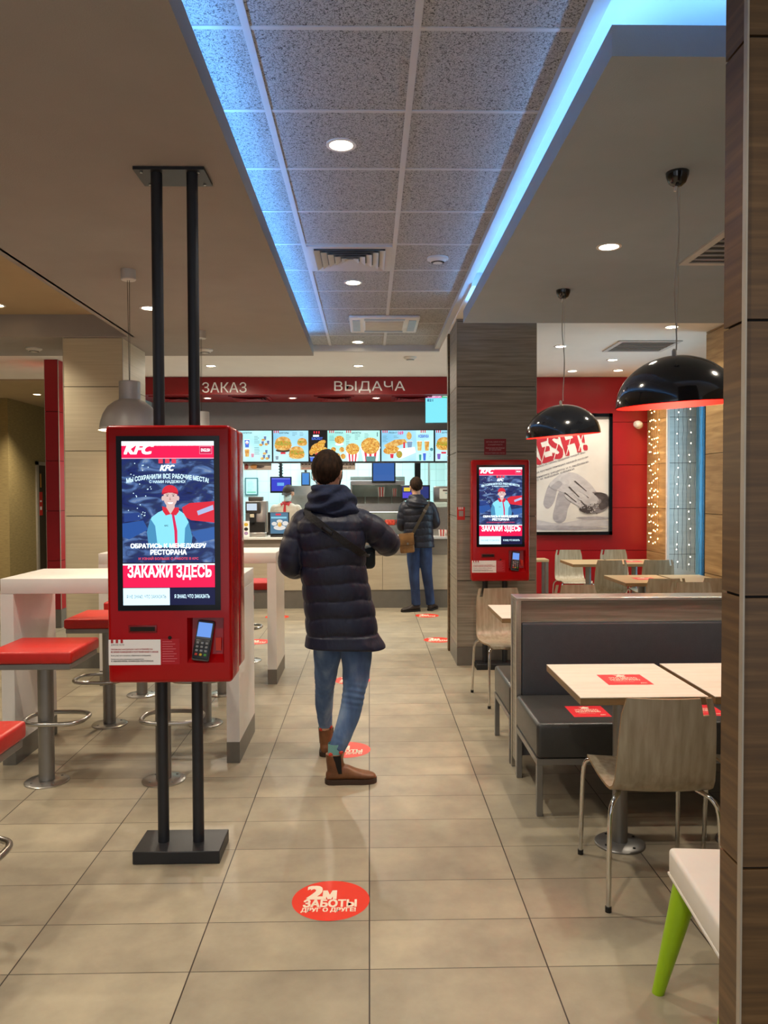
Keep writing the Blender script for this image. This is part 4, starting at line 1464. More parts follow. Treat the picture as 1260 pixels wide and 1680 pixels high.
chair0 = make_chair('bentwood chair with its back to the camera at the nearest cream table')
chair0.location = (1.122, 2.945, 0)
chair0.rotation_euler = (0, 0, radians(-2))
for x, y, rz, lb in ((1.69, 2.945, 0.03, 'bentwood chair mostly hidden behind the brown pillar, only chrome legs showing'),
                     (1.035, 6.17, radians(187), 'bentwood chair facing the camera in front of the far kiosk'),
                     (1.70, 6.36, pi, 'bentwood chair back whose top just shows over the left of the booth partition'),
                     (2.72, 6.50, pi, 'bentwood chair back whose top just shows over the right of the booth partition'),
                     (2.63, 6.91, 0.0, 'bentwood chair turned away from the camera at the left second-row oak table'),
                     (3.13, 6.93, 0.04, 'bentwood chair at the right edge by the second row of oak tables'),
                     (2.72, 8.77, 0.0, 'bentwood chair with its back to the camera between the two rows of oak tables'),
                     (3.25, 8.77, 0.0, 'bentwood chair with its back to the camera in front of the fairy lights'),
                     (2.63, 10.22, pi, 'bentwood chair facing the camera against the red wall below the poster'),
                     (3.23, 10.22, pi, 'bentwood chair facing the camera against the red wall right of the poster')):
    dup(chair0, (x, y, 0), rz, lb)

# ================================================================== LOW TABLE WITH GREEN LEGS
t = thing('kids_table', 'low white plastic table with splayed lime green legs behind the brown pillar', 'table', (1.197, 2.165, 0), radians(-5))
b = B(M_WHITEPLASTIC)
b.rbox(-0.265, 0.265, -0.285, 0.285, 0.368, 0.455, 0.015, 4)
b.build('tabletop', t)
B(M_WHITEPLASTIC).rbox(-0.2665, 0.2665, -0.2865, 0.2865, 0.364, 0.374, 0.003, 2).build('rim', t)
for sx in (-1, 1):
    for sy in (-1, 1):
        top = Vector((sx * 0.219, sy * 0.225, 0.375))
        bot = Vector((sx * 0.305, sy * 0.245, 0.0))
        rings = []
        for k in range(7):
            q = k / 6
            c = bot.lerp(top, q)
            r = 0.019 + 0.024 * q
            rings.append([(c.x + r * cos(2 * pi * a / 20), c.y + r * sin(2 * pi * a / 20), c.z) for a in range(20)])
        B(M_GREEN).loft(rings).build('leg', t)

# ================================================================== PENDANT LAMPS
def dome_profile(R, H, n=14):
    return [(max(R * sin(pi / 2 * k / n) , 0.012), H * cos(pi / 2 * k / n)) for k in range(n + 1)]


def black_pendant(x, y, zrim, label, tilt, wob):
    t = thing('pendant_lamp', label, 'lamp', (x, y, Z_SOF), 0, 'black dome pendants')
    zr = zrim - Z_SOF
    R, H = 0.258, 0.215
    rot = (radians(1.5), radians(tilt), 0)
    sh = B(M_SHADEBLACK).lathe(dome_profile(R, H), seg=64).build('lamp_shade', t, (0, 0, zr), rot)
    B(M_CLEARCORD).lathe([(0.010, H - 0.004), (0.010, H + 0.022), (0.004, H + 0.03), (0.0005, H + 0.03)], seg=16).build('top_bush', sh)
    B(M_SHADERED).lathe([(r * 0.985, z - 0.003) for r, z in dome_profile(R, H)][::-1], seg=64).build('shade_lining', sh)
    B(M_WHITEPLASTIC).lathe([(0.0005, H - 0.02), (0.02, H - 0.02), (0.022, H - 0.07), (0.0005, H - 0.07)], seg=16).build('lamp_socket', sh)
    B(emitter('pendant_bulb_glow', (1.0, 0.55, 0.30), 5)).ball((0, 0, H - 0.10), (0.028, 0.028, 0.036)).build('bulb', sh)
    B(M_SHADEBLACK).lathe([(0.0005, -0.062), (0.018, -0.060), (0.036, -0.046), (0.048, -0.018), (0.050, 0.0)], seg=28).build('ceiling_cup', t)
    P = []
    z0, z1 = -0.06, zr + H + 0.025
    for k in range(15):
        q = k / 14
        P.append((wob * sin(q * 7.0) * (1 - q) * q * 2.2, 0, z0 + (z1 - z0) * q))
    B(M_CLEARCORD).tube(P, 0.0032, 8).build('cord', t)
    B(M_CLEARCORD).tube([(0.012, 0, z0), (0.008, 0, (z0 + z1) / 2), (0.0, 0, z1)], 0.0011, 6).build('suspension_wire', t)
    B(M_WHITEPLASTIC).cyl((-0.004, 0, -0.055), (-0.010, 0, -0.082), 0.006, seg=10).build('cord_grip', t)
    ld = bpy.data.lights.new('pendant_light', 'POINT')
    ld.energy = 9
    ld.color = (1.0, 0.78, 0.55)
    ld.shadow_soft_size = 0.04
    lo = bpy.data.objects.new('pendant_light', ld)
    COL.objects.link(lo)
    lo.parent = t
    lo.location = (0, 0, zr + 0.04)
    return t


black_pendant(1.362, 3.452, 1.982, 'glossy black dome pendant with red lining, the large near one by the brown pillar', -3.0, 0.02)
black_pendant(1.358, 5.46, 1.990, 'glossy black dome pendant with red lining, the smaller one in front of the poster', -4.5, -0.02)


def white_pendant(x, y, zrim, label):
    t = thing('pendant_lamp', label, 'lamp', (x, y, Z_SOF), 0, 'pale grey bell pendants')
    zr = zrim - Z_SOF
    sh = B(M_SHADEGREY).lathe([(0.192, 0.0), (0.186, 0.004), (0.180, 0.05), (0.165, 0.10), (0.135, 0.150), (0.095, 0.182), (0.066, 0.195), (0.066, 0.198), (0.066, 0.305), (0.062, 0.310), (0.0005, 0.312)], seg=48).build('lamp_shade', t, (0, 0, zr))
    B(M_WHITELAM).lathe([(0.188, 0.001), (0.176, 0.05), (0.160, 0.10), (0.130, 0.147), (0.09, 0.178), (0.0005, 0.188)], seg=48).build('shade_lining', sh)
    B(emitter('bulb_soft', (1.0, 0.8, 0.55), 8)).ball((0, 0, 0.10), (0.035, 0.035, 0.05)).build('bulb', sh)
    B(M_SHADEGREY).lathe([(0.0005, -0.065), (0.042, -0.065), (0.046, -0.060), (0.046, 0.0)], seg=28).build('ceiling_cup', t)
    for dx in (-0.006, 0.006):
        B(M_DARKCORD).tube([(dx, 0, -0.06), (dx * 0.6, 0, (zr - 0.06) / 2), (dx * 0.3, 0, zr + 0.31)], 0.0018, 6).build('suspension_wire', t)
    ld = bpy.data.lights.new('pendant_light', 'POINT')
    ld.energy = 20
    ld.color = (1.0, 0.78, 0.52)
    ld.shadow_soft_size = 0.05
    lo = bpy.data.objects.new('pendant_light', ld)
    COL.objects.link(lo)
    lo.parent = t
    lo.location = (0, 0, zr + 0.02)


white_pendant(-1.508, 4.98, 1.992, 'pale grey bell pendant over the white table beside the large red kiosk')
white_pendant(-1.455, 6.85, 1.992, 'pale grey bell pendant almost hidden behind the kiosk poles')

# ================================================================== FRAMED POSTER
PX0, PX1, PZ0, PZ1 = 1.78, 3.345, 0.997, 2.665
t = thing('framed_poster', 'large framed black-and-white poster with red stencil lettering on the red wall', 'poster', ((PX0 + PX1) / 2, 10.74, 0))
hx = (PX1 - PX0) / 2
b = B(M_BLACKGLOSS)
for a, c, z0, z1 in ((-hx, hx, PZ0, PZ0 + 0.045), (-hx, hx, PZ1 - 0.045, PZ1), (-hx, -hx + 0.045, PZ0, PZ1), (hx - 0.045, hx, PZ0, PZ1)):
    b.box(a, c, -0.05, -0.002, z0, z1)
b.build('frame', t)
M_PAPER = ramp_mat('poster_paper', [(0.3, '#cfcac6'), (0.5, '#dedad6'), (0.7, '#e9e6e3')], scale=1.6, rough=0.35, spec=0.4)
g = G((-hx, -0.012, PZ0), eps=0.0015).px(-hx, 0, hx, PZ1 - PZ0, 2 * hx, PZ1 - PZ0)
H_ = PZ1 - PZ0
X = lambda px: (px - 2.5625)          # from hall x to this sheet's x
Yv = lambda z: PZ1 - z                # from height to distance below the top
def PP(pts): return [(X(x), Yv(z)) for x, z in pts]
g.rect(-hx + 0.04, 0.04, hx - 0.04, H_ - 0.04, M_PAPER, 0)
PRED = mat('poster_red', '#b52636', 0.5, var=0.04)
ca = -0.30
g.text('FRESH!', X(1.96), Yv(2.36), X(2.98), Yv(2.02), PRED, 2, bold=0.03, rot=ca)
g.text('MADE', X(2.06), Yv(2.45), X(2.52), Yv(2.32), PRED, 2, bold=0.02, rot=ca)
# stencil bridges cut through the letters
for k in range(6):
    cx = 2.03 + k * 0.17
    cz = 2.03 + k * 0.052 + 0.02
    g.poly(PP([(cx, cz - 0.16), (cx + 0.011, cz - 0.16), (cx + 0.10, cz + 0.2), (cx + 0.089, cz + 0.2)]), M_PAPER, 3)
GTX = mat('poster_script', '#8d8a92', 0.6)
for k, (txt, L) in enumerate((('Мы готовим только из свежих продуктов каждый день', 1.15), ('Наши повара вручную панируют каждый кусочек', 1.2), ('по фирменному рецепту и с любовью', 1.2), ('для вас и вашей семьи', 0.95))):
    g.text(txt, X(2.08), Yv(2.02 - k * 0.068), X(2.08 + L * 0.8), Yv(1.985 - k * 0.068), GTX, 2, rot=ca)
# kneading hands over flour
GA, GB, GC, GD = [ramp_mat('poster_grey_%s' % n, [(0.3, a), (0.7, c)], scale=7, stretch=(1, 1, 2), rough=0.5, distortion=1.0) for n, a, c in (('pale', '#b9b6bb', '#cfccd0'), ('mid', '#9a969e', '#b8b4ba'), ('deep', '#6b6468', '#948e92'), ('dark', '#332a2b', '#5c5354'))]
# forearms and the far hand pressing the dough
g.blob(PP([(2.46, 1.66), (2.52, 1.74), (2.60, 1.70), (2.58, 1.58), (2.54, 1.44), (2.46, 1.36), (2.40, 1.42), (2.42, 1.54)]), GB, 1)
g.blob(PP([(2.62, 1.60), (2.76, 1.60), (2.80, 1.50), (2.74, 1.36), (2.70, 1.20), (2.60, 1.16), (2.53, 1.24), (2.56, 1.40)]), GB, 1)
g.blob(PP([(2.48, 1.68), (2.58, 1.80), (2.70, 1.86), (2.86, 1.84), (2.98, 1.76), (3.08, 1.66), (3.14, 1.56), (3.10, 1.48), (3.00, 1.46), (2.90, 1.50), (2.80, 1.54), (2.68, 1.58), (2.58, 1.62)]), GA, 2)
for pts in ([(2.80, 1.60), (2.92, 1.58), (3.04, 1.48), (3.10, 1.42), (3.06, 1.39), (2.98, 1.42), (2.86, 1.50)], [(2.70, 1.56), (2.82, 1.53), (2.94, 1.44), (2.99, 1.38), (2.94, 1.36), (2.84, 1.42), (2.72, 1.50)], [(2.88, 1.68), (3.02, 1.62), (3.14, 1.52), (3.17, 1.45), (3.12, 1.45), (3.02, 1.52), (2.90, 1.60)]):
    g.blob(PP(pts), GA, 4)
for a in ((2.74, 1.66, 2.90, 1.52), (2.82, 1.74, 3.00, 1.60), (2.68, 1.58, 2.86, 1.45), (2.90, 1.47, 3.00, 1.38)):
    g.poly(PP([(a[0], a[1]), (a[0] + 0.02, a[1] + 0.004), (a[2], a[3]), (a[2] - 0.012, a[3] - 0.004)]), GD, 5)
g.blob(PP([(2.50, 1.66), (2.60, 1.74), (2.66, 1.70), (2.58, 1.62)]), GB, 3)
# the near hand with crumbs of dough
g.blob(PP([(2.98, 1.50), (3.06, 1.58), (3.18, 1.58), (3.29, 1.54), (3.295, 1.38), (3.20, 1.31), (3.10, 1.29), (2.98, 1.30), (2.90, 1.34), (2.97, 1.40)]), GC, 3)
g.blob(PP([(3.10, 1.56), (3.20, 1.58), (3.29, 1.52), (3.295, 1.40), (3.20, 1.34), (3.16, 1.40), (3.20, 1.47)]), GD, 4)
g.blob(PP([(3.02, 1.50), (3.10, 1.53), (3.16, 1.48), (3.12, 1.42), (3.04, 1.43)]), GA, 6)
g.blob(PP([(2.89, 1.35), (2.98, 1.40), (3.08, 1.37), (3.10, 1.32), (3.00, 1.29)]), GD, 6)
rnd = random.Random(12)
for _ in range(46):
    x, z = rnd.uniform(2.88, 3.16), rnd.uniform(1.29, 1.46)
    g.ell(X(x), Yv(z), rnd.uniform(0.004, 0.014), rnd.uniform(0.004, 0.011), rnd.choice((GA, GB, GD, M_PAPER)), 7, seg=9)
# flour on the table top
g.blob(PP([(1.84, 1.17), (2.2, 1.22), (2.6, 1.16), (3.0, 1.22), (3.29, 1.19), (3.29, 1.12), (2.7, 1.10), (2.2, 1.07), (1.84, 1.09)]), GA, 1)
g.blob(PP([(2.85, 1.235), (3.05, 1.25), (3.28, 1.24), (3.28, 1.215), (3.0, 1.21)]), GB, 2)
g.blob(PP([(2.0, 1.12), (2.5, 1.13), (3.2, 1.10), (3.2, 1.075), (2.4, 1.07)]), GB, 2)
g.build('poster_sheet', t, smooth=False)

# ================================================================== FAIRY LIGHT CURTAINS
M_BULBW = emitter('fairy_warm', (1.0, 0.52, 0.17), 24)
M_BULBC = emitter('fairy_white', (1.0, 0.84, 0.66), 10)
bulb_mesh_w = B(M_BULBW).ball((0, 0, 0), (0.0065, 0.0065, 0.009), 8, 5).mesh('bulb')
bulb_mesh_c = B(M_BULBC).ball((0, 0, 0), (0.006, 0.006, 0.008), 8, 5).mesh('bulb')
M_WIRE = mat('fairy_wire', '#8a7456', 0.5)
M_WIRED = mat('fairy_wire_dark', '#2f3a3d', 0.5)


def light_curtain(label, x, ys, z0, z1, wire, bulb, n, seed, every=1, wr=0.0018):
    t = thing('fairy_light_curtain', label, 'fairy lights', (x, sum(ys) / len(ys), z1))
    y0 = sum(ys) / len(ys)
    B(wire).tube([(0, min(ys) - y0 - 0.05, 0), (0, max(ys) - y0 + 0.05, 0)], 0.003, 6).build('header_wire', t)
    rnd = random.Random(seed)
    for si, y in enumerate(ys):
        P, L = [], z1 - z0
        for k in range(25):
            P.append((rnd.uniform(-0.006, 0.006), y - y0 + rnd.uniform(-0.007, 0.007), -L * k / 24))
        s = B(wire).tube(P, wr, 5).build('light_string', t)
        if si % every:
            continue
        for k in range(n):
            q = (k + rnd.uniform(0.15, 0.85)) / n
            i = min(int(q * 24), 23)
            o = bpy.data.objects.new('bulb', bulb)
            COL.objects.link(o)
            o.parent = s
            o.location = (P[i][0] - 0.008, P[i][1] + rnd.uniform(-0.02, 0.02), -L * q)
    return t


light_curtain('dense warm fairy lights hanging over the wooden strip beside the red wall', 3.80, [10.20, 10.28, 10.36, 10.44, 10.52], 0.88, 2.95, M_WIRE, bulb_mesh_w, 18, 5)
light_curtain('sparse white fairy lights hanging on dark wires in the window', 3.90, [9.42, 9.06, 9.16, 9.28, 9.80, 9.54, 9.66, 9.92], 0.62, 2.93, M_WIRED, bulb_mesh_c, 17, 9, every=4, wr=0.0026)

# ================================================================== SERVICE COUNTER AND KITCHEN
t = thing('service_counter', 'long beige service counter with white top below the menu screens', 'counter', (-0.9, 11.0, 0))
M_CTOP = mat('counter_top_white', '#e6e2da', 0.25, var=0.03)
M_CBAND = mat('counter_band', '#8d8274', 0.4, var=0.05, scale=3, stretch=(1, 1, 10))
M_CFRONT = ramp_mat('counter_front', [(0.3, '#b9ab92'), (0.7, '#cbbfa6')], scale=2, stretch=(1, 1, 9), rough=0.4)
B(M_CTOP).rbox(-2.1, 2.2, -0.30, 0.32, 0.95, 0.978, 0.004, 1).build('countertop', t)
B(M_CBAND).box(-2.1, 2.2, -0.275, 0.30, 0.735, 0.95).build('upper_band', t)
b = B(M_CFRONT)
for x in (-2.1, -1.04, 0.02, 1.08):
    b.box(x + 0.002, min(x + 1.06, 2.2) - 0.002, -0.27, 0.30, 0.252, 0.733)
b.build('front_panel', t)
B(M_PLINTH).box(-2.1, 2.2, -0.262, 0.28, 0, 0.25).build('plinth', t)

# --- menu screens
F_BUN = ramp_mat('food_bun', [(0.3, '#c77a2a'), (0.5, '#e7b052'), (0.7, '#f6dc94')], scale=26, rough=0.4, emit=1.0)
F_FRY = ramp_mat('food_crisp', [(0.3, '#a85a12'), (0.48, '#e39a2a'), (0.62, '#f5cf62'), (0.75, '#fdf0b4')], scale=38, rough=0.4, emit=1.0, distortion=1.2)
F_SALAD = ramp_mat('food_salad', [(0.3, '#6e8f28'), (0.5, '#c9b63a'), (0.7, '#e8683a')], scale=40, rough=0.4, emit=0.9)
F_DARK = glow('#4a2410', 0.6)
E_MENUBG = ramp_mat('menu_sky', [(0.3, '#8fdcee'), (0.5, '#b8f1f4'), (0.7, '#e2fbfa')], scale=2.2, detail=1, emit=1.1, rough=0.3, spec=0.3)
E_MENUBG2 = ramp_mat('menu_blue', [(0.3, '#7cc3ea'), (0.5, '#a8e2f6'), (0.7, '#d2f6fb')], scale=2.0, detail=1, emit=1.1, rough=0.3, spec=0.3)
E_MINT = ramp_mat('menu_mint', [(0.3, '#98e6e0'), (0.5, '#b9f3ea'), (0.7, '#d6faf4')], scale=2.0, detail=1, emit=1.1, rough=0.3, spec=0.3)
E_BLK = glow('#0b0b12', 0.3)
E_TXT = glow('#3c6f86', 0.7)
E_STR = glow('#e8364a', 1.0)


def burger(g, x, y, r, L=3):
    g.ell(x, y + r * 0.55, r * 1.02, r * 0.36, F_BUN, L)
    g.ell(x, y + r * 0.30, r * 1.10, r * 0.34, F_FRY, L + 1)
    g.ell(x, y + r * 0.06, r * 1.06, r * 0.26, F_SALAD, L + 2)
    g.ell(x, y - r * 0.08, r * 0.98, r * 0.72, F_BUN, L + 3, a0=pi, a1=2 * pi)
    g.ell(x, y - r * 0.10, r * 0.98, r * 0.16, F_SALAD, L + 3)


def bucket(g, x, y, r, h, L=3):
    top, bot = r, r * 0.74
    n = 7
    for k in range(n):
        a, c = -1 + 2 * k / n, -1 + 2 * (k + 1) / n
        g.poly([(x + top * a, y), (x + top * c, y), (x + bot * c, y + h), (x + bot * a, y + h)], E_STR if k % 2 else E_WHITE, L)
    g.ell(x, y, r * 1.06, r * 0.34, E_WHITE, L + 1)
    g.ell(x, y - r * 0.30, r * 0.98, r * 0.66, F_FRY, L + 2)


def cup(g, x, y, w, h, fill, L=3):
    g.poly([(x - w / 2, y), (x + w / 2, y), (x + w * 0.36, y + h), (x - w * 0.36, y + h)], fill, L)
    g.rect(x - w * 0.55, y - h * 0.06, x + w * 0.55, y, E_WHITE, L + 1)


def rows(g, x, y, w, n, step, m, L=2, seed=1):
    rnd = random.Random(seed)
    for k in range(n):
        g.rect(x, y + k * step, x + w * rnd.uniform(0.55, 1.0), y + k * step + step * 0.32, m, L)


def stripes3(g, x, y, w, h, L=3):
    for k in range(3):
        g.rect(x + w * (k * 0.4), y, x + w * (k * 0.4 + 0.2), y + h, E_STR, L)


def menu(label, x0, x1, art):
    t = thing('menu_screen', label, 'screen', ((x0 + x1) / 2, 11.62, 2.28), 0, 'menu screens over the counter')
    w = x1 - x0
    B(M_BLACK).rbox(-w / 2 - 0.006, w / 2 + 0.006, -0.05, 0.0, -0.238, 0.238, 0.004, 1).build('housing', t)
    g = G((-w / 2 + 0.004, -0.0505, -0.227), eps=0.0012)
    art(g, w - 0.008, 0.454)
    g.build('display', t, smooth=False)


def art1(g, w, h):
    g.px(360, 707, 447, 757, w, h)
    g.rect(360, 707, 447, 757, E_MENUBG, 0)
    g.text('НАПИТКИ', 398, 709.5, 414, 711.5, E_TXT, 2, bold=0.03)
    cup(g, 406, 722, 8, 12, E_BLUE)
    g.ell(406, 726, 2.6, 2.6, E_WHITE, 5)
    g.ell(406, 726.6, 2.4, 1.4, E_STR, 6, a0=0, a1=pi)
    cup(g, 406, 737, 8, 12, F_BUN)
    cup(g, 415, 744, 5, 6, glow('#e8a0b8', 1))
    for y in (716, 734):
        rows(g, 418, y, 9, 5, 2.6, glow('#8fc4d0', 0.8), seed=int(y))
    for x, y in ((436, 716), (441, 723), (432, 724), (438, 738), (434, 746), (442, 746)):
        cup(g, x, y, 4, 6, glow('#6f86b8', 0.9))
        g.ell(x - 3, y + 6, 3, 2, F_BUN, 4)
    for x in (370, 382):
        cup(g, x, 724, 8, 16, F_BUN)


def art2(g, w, h):
    g.px(449, 707, 506, 757, w, h)
    g.rect(449, 707, 506, 757, E_MENUBG2, 0)
    stripes3(g, 450, 707, 8, 4)
    g.text('БУРГЕРЫ', 459, 709.5, 474, 712, E_TXT, 2, bold=0.03)
    rows(g, 480, 710, 8, 3, 2.2, glow('#7fb6cc', 0.8), seed=2)
    rows(g, 492, 710, 8, 3, 2.2, glow('#7fb6cc', 0.8), seed=3)
    g.ell(465, 739, 12, 3, glow('#5b4a3a', 0.7), 2)
    burger(g, 465, 727, 13)
    burger(g, 496, 725, 7.5)
    burger(g, 487, 742, 12)
    g.rect(461, 742, 469, 745, E_STR, 8)
    cup(g, 455, 748, 5, 6, glow('#9fb8c8', 0.8))


def art3(g, w, h):
    g.px(508, 707, 536, 757, w, h)
    g.rect(508, 707, 536, 757, E_BLK, 0)
    stripes3(g, 515, 708, 10, 4)
    g.rect(514, 714, 524, 717, E_WHITE, 2)
    g.text('БАСКЕТ', 512, 718, 530, 722, E_BLUE, 2, bold=0.04)
    for x, y, a, c, r in ((522, 733, 12, 6, -0.3), (528, 727, 8, 4, -0.4), (518, 740, 9, 5, 0.2), (531, 738, 7, 4, -0.2)):
        g.ell(x, y, a, c, F_FRY, 3, rot=r)
    g.ell(511, 742, 3.5, 5, F_FRY, 4)
    g.ell(521, 746, 3.2, 3, E_STR, 5)
    cup(g, 513, 750, 9, 7, E_BLUE, 4)


def art4(g, w, h):
    g.px(536, 707, 624, 757, w, h)
    g.rect(536, 707, 624, 757, E_MINT, 0)
    stripes3(g, 539, 707, 8, 4)
    g.text('КУРИЦА', 549, 709.5, 562, 712, E_TXT, 2, bold=0.03)
    stripes3(g, 567.5, 707, 8, 4)
    g.text('БАСКЕТЫ', 577, 709.5, 592, 712, E_TXT, 2, bold=0.03)
    g.rect(619, 710, 620.3, 717, E_TXT, 2)
    for x, y, s in ((567, 714, 1), (582, 714, 2), (598, 712, 3), (567, 724, 4), (539, 716, 5)):
        rows(g, x, y, 9, 4, 2.2, glow('#7fbfc2', 0.8), seed=s)
    g.ell(556, 722, 8, 6.5, F_FRY, 3)
    g.ell(556, 729, 7, 2.4, E_WHITE, 2)
    for x, y in ((546, 738), (560, 738), (553, 748), (543, 750), (562, 749)):
        g.ell(x, y, 4.2, 4.2, F_FRY, 3)
    bucket(g, 578, 739, 11, 18)
    g.ell(578, 737, 11.5, 9.2, F_FRY, 6)
    bucket(g, 608, 735, 16, 22)
    g.ell(608, 732, 15.6, 13.4, F_FRY, 7)
    g.poly([(600, 749), (617, 749), (616, 757), (601, 757)], glow('#6fa8a6', 0.8), 8)


def art5(g, w, h):
    g.px(626, 707, 711, 757, w, h)
    g.rect(626, 707, 711, 757, E_MENUBG2, 0)
    stripes3(g, 628, 707, 8, 4)
    g.text('ОБЕДЫ ОТ', 638, 709.5, 652, 712, E_TXT, 2, bold=0.03)
    g.text('169', 653.5, 708.5, 661.5, 713.5, glow('#f050a0', 1.0), 2, bold=0.04)
    rows(g, 628, 716, 10, 5, 2.2, glow('#7fb6cc', 0.8), seed=7)
    rows(g, 646, 716, 8, 2, 2.2, glow('#7fb6cc', 0.8), seed=8)
    g.poly([(630, 731), (648, 722), (664, 721), (668, 727), (650, 733), (634, 736)], F_BUN, 3)
    g.ell(642, 739, 13, 6.5, F_FRY, 4, rot=-0.15)
    cup(g, 643, 745, 6, 7, E_STR, 5)
    g.ell(671, 716, 4.2, 6, F_BUN, 4)
    g.rect(669, 709.5, 672, 714, F_FRY, 4)
    g.rect(661.5, 726, 664.5, 737, E_STR, 4)
    cup(g, 672, 725, 8.5, 11, glow('#8aa6c8', 1))
    g.poly([(650, 744), (655, 737), (680, 734), (682, 743), (658, 753), (651, 751)], E_WHITE, 5)
    g.ell(655, 746, 5, 6, F_SALAD, 6)
    g.rect(682.5, 707, 711, 757, E_MENUBG, 2)
    stripes3(g, 690, 707, 8, 4)
    g.text('НОВИНКА', 686, 714, 703, 719, E_BLUE, 4, bold=0.04)
    cup(g, 688, 725, 8, 15, F_BUN, 4)
    cup(g, 700, 725, 8, 15, F_BUN, 4)
    g.ell(707.5, 738, 2.6, 2.6, glow('#5b9fae', 0.9), 4)
    cup(g, 689, 746, 4, 10, glow('#3fb0a0', 0.9), 4)
    cup(g, 696, 744, 5, 12, E_BLUE, 4)
    rows(g, 703, 744, 6, 4, 2.6, glow('#7fb6cc', 0.8), seed=9)


menu('menu screen with drinks at the left behind the near kiosk', -2.206, -1.428, art1)
menu('menu screen with three burgers on a blue ground', -1.414, -0.890, art2)
menu('narrow dark menu screen with fried chicken above the walking man', -0.880, -0.628, art3)
menu('menu screen with chicken buckets on a mint green ground', -0.616, 0.166, art4)
menu('menu screen with sandwich wraps and drinks right of the buckets', 0.180, 0.960, art5)


def art6s(g, w, h):
    g.px(714, 707, 754, 757, w, h)
    g.rect(714, 707, 754, 757, E_MENUBG2, 0)
    stripes3(g, 715.5, 707, 8, 4)
    g.text('ДОПОЛНИ', 725, 709.5, 741, 712, E_TXT, 2, bold=0.03)
    burger(g, 729, 728, 12.5)
    g.rect(724, 742, 732, 745, E_STR, 8)
    cup(g, 720, 745, 6, 9, glow('#8a6fd0', 0.9))


menu('menu screen with one burger, last of the row, cut off by the brown pillar', 0.976, 1.34, art6s)

# order status screen hanging in front, by the brown pillar
t = thing('order_status_screen', 'pale cyan order status screen hanging beside the brown pillar', 'screen', (0.985, 10.95, 2.76), radians(-6))
B(M_BLACK).rbox(-0.20, 0.20, -0.02, 0.03, -0.205, 0.205, 0.005, 1).build('housing', t)
g = G((-0.192, -0.0205, -0.196), eps=0.0012).px(697, 647, 741, 696, 0.384, 0.392)
g.rect(697, 647, 741, 696, glow('#7fe6f4', 1.1), 0)
g.rect(697, 647, 723, 653, glow('#f05aa8', 1.1), 1).rect(723, 647, 741, 653, glow('#3fc070', 1.0), 1)
g.text('ГОТОВИТСЯ', 699, 648.3, 721, 651.5, E_WHITE, 2, bold=0.02)
g.text('ВЫДАЧА', 725, 648.3, 739, 651.5, E_WHITE, 2, bold=0.02)
g.text('821', 700, 655, 709, 659, glow('#2b5aa0', 0.8), 2, bold=0.03)
g.build('display', t, smooth=False)
B(M_BLACK).cyl((0, 0.01, 0.2), (0, 0.01, 0.171), 0.014, seg=12).build('ceiling_mount', t)


def monitor(name, label, loc, w, h, rz, col, stand, up=0.0, down=0.0, art=None, tilt=0):
    t = thing(name, label, 'monitor', loc, rz)
    B(M_BLACK).rbox(-w / 2, w / 2, -0.02, 0.035, -h / 2, h / 2, 0.008, 2).build('housing', t)
    g = G((-w / 2 + 0.02, -0.0205, -h / 2 + 0.03), eps=0.0012).px(0, 0, 100, 100, w - 0.04, h - 0.05)
    g.rect(0, 0, 100, 100, glow(col, 0.9), 0)
    if art:
        art(g)
    g.build('display', t, smooth=False)
    if up:
        B(M_BLACK).cyl((0, 0.01, h / 2 - 0.02), (0, 0.01, h / 2 + up), 0.022, seg=12).build('hanging_pole', t)
    if down:
        B(M_BLACK).box(-0.04, 0.04, 0.0, 0.04, -h / 2 - down + 0.01, -h / 2 + 0.03).rbox(-0.13, 0.13, -0.08, 0.12, -h / 2 - down, -h / 2 - down + 0.018, 0.005, 1).build('stand', t)
    return t


def art_box(g):
    g.rect(30, 36, 66, 60, glow('#6fb4f4', 1.0), 1)
    g.rect(2, 2, 98, 10, glow('#7f8cf0', 0.9), 1)


def art_yellow(g):
    g.rect(6, 8, 30, 40, glow('#e8c83a', 1.0), 1)
    g.rect(2, 50, 36, 96, glow('#5a4ae0', 0.9), 1)


t = monitor('hanging_monitor', 'tilted blue monitor hanging above the counter worker', (-1.40, 12.45, 1.718), 0.34, 0.258, radians(8), '#3a46d8', False, up=0.775, art=art_box)
P = []
for k in range(40):
    q = k / 39
    P.append((0.035 * sin(q * 34), 0.02 + 0.03 * cos(q * 30), 0.12 + 0.25 * q))
B(M_BLACK).tube(P, 0.006, 6).build('cable_tangle', t)
monitor('hanging_monitor', 'plain blue monitor hanging over the steel food cabinet', (0.222, 11.90, 1.903), 0.36, 0.335, 0, '#3a68b4', False, up=0.55)
monitor('hanging_monitor', 'small blue monitor on the far kitchen wall left of the walking man', (-1.125, 13.9, 1.83), 0.16, 0.25, 0, '#3f8ce0', False, up=0.45)
monitor('register_monitor', 'blue order monitor partly behind the head of the man at the counter', (0.665, 11.25, 1.585), 0.42, 0.22, 0, '#27357c', True, down=0.497, art=art_yellow)

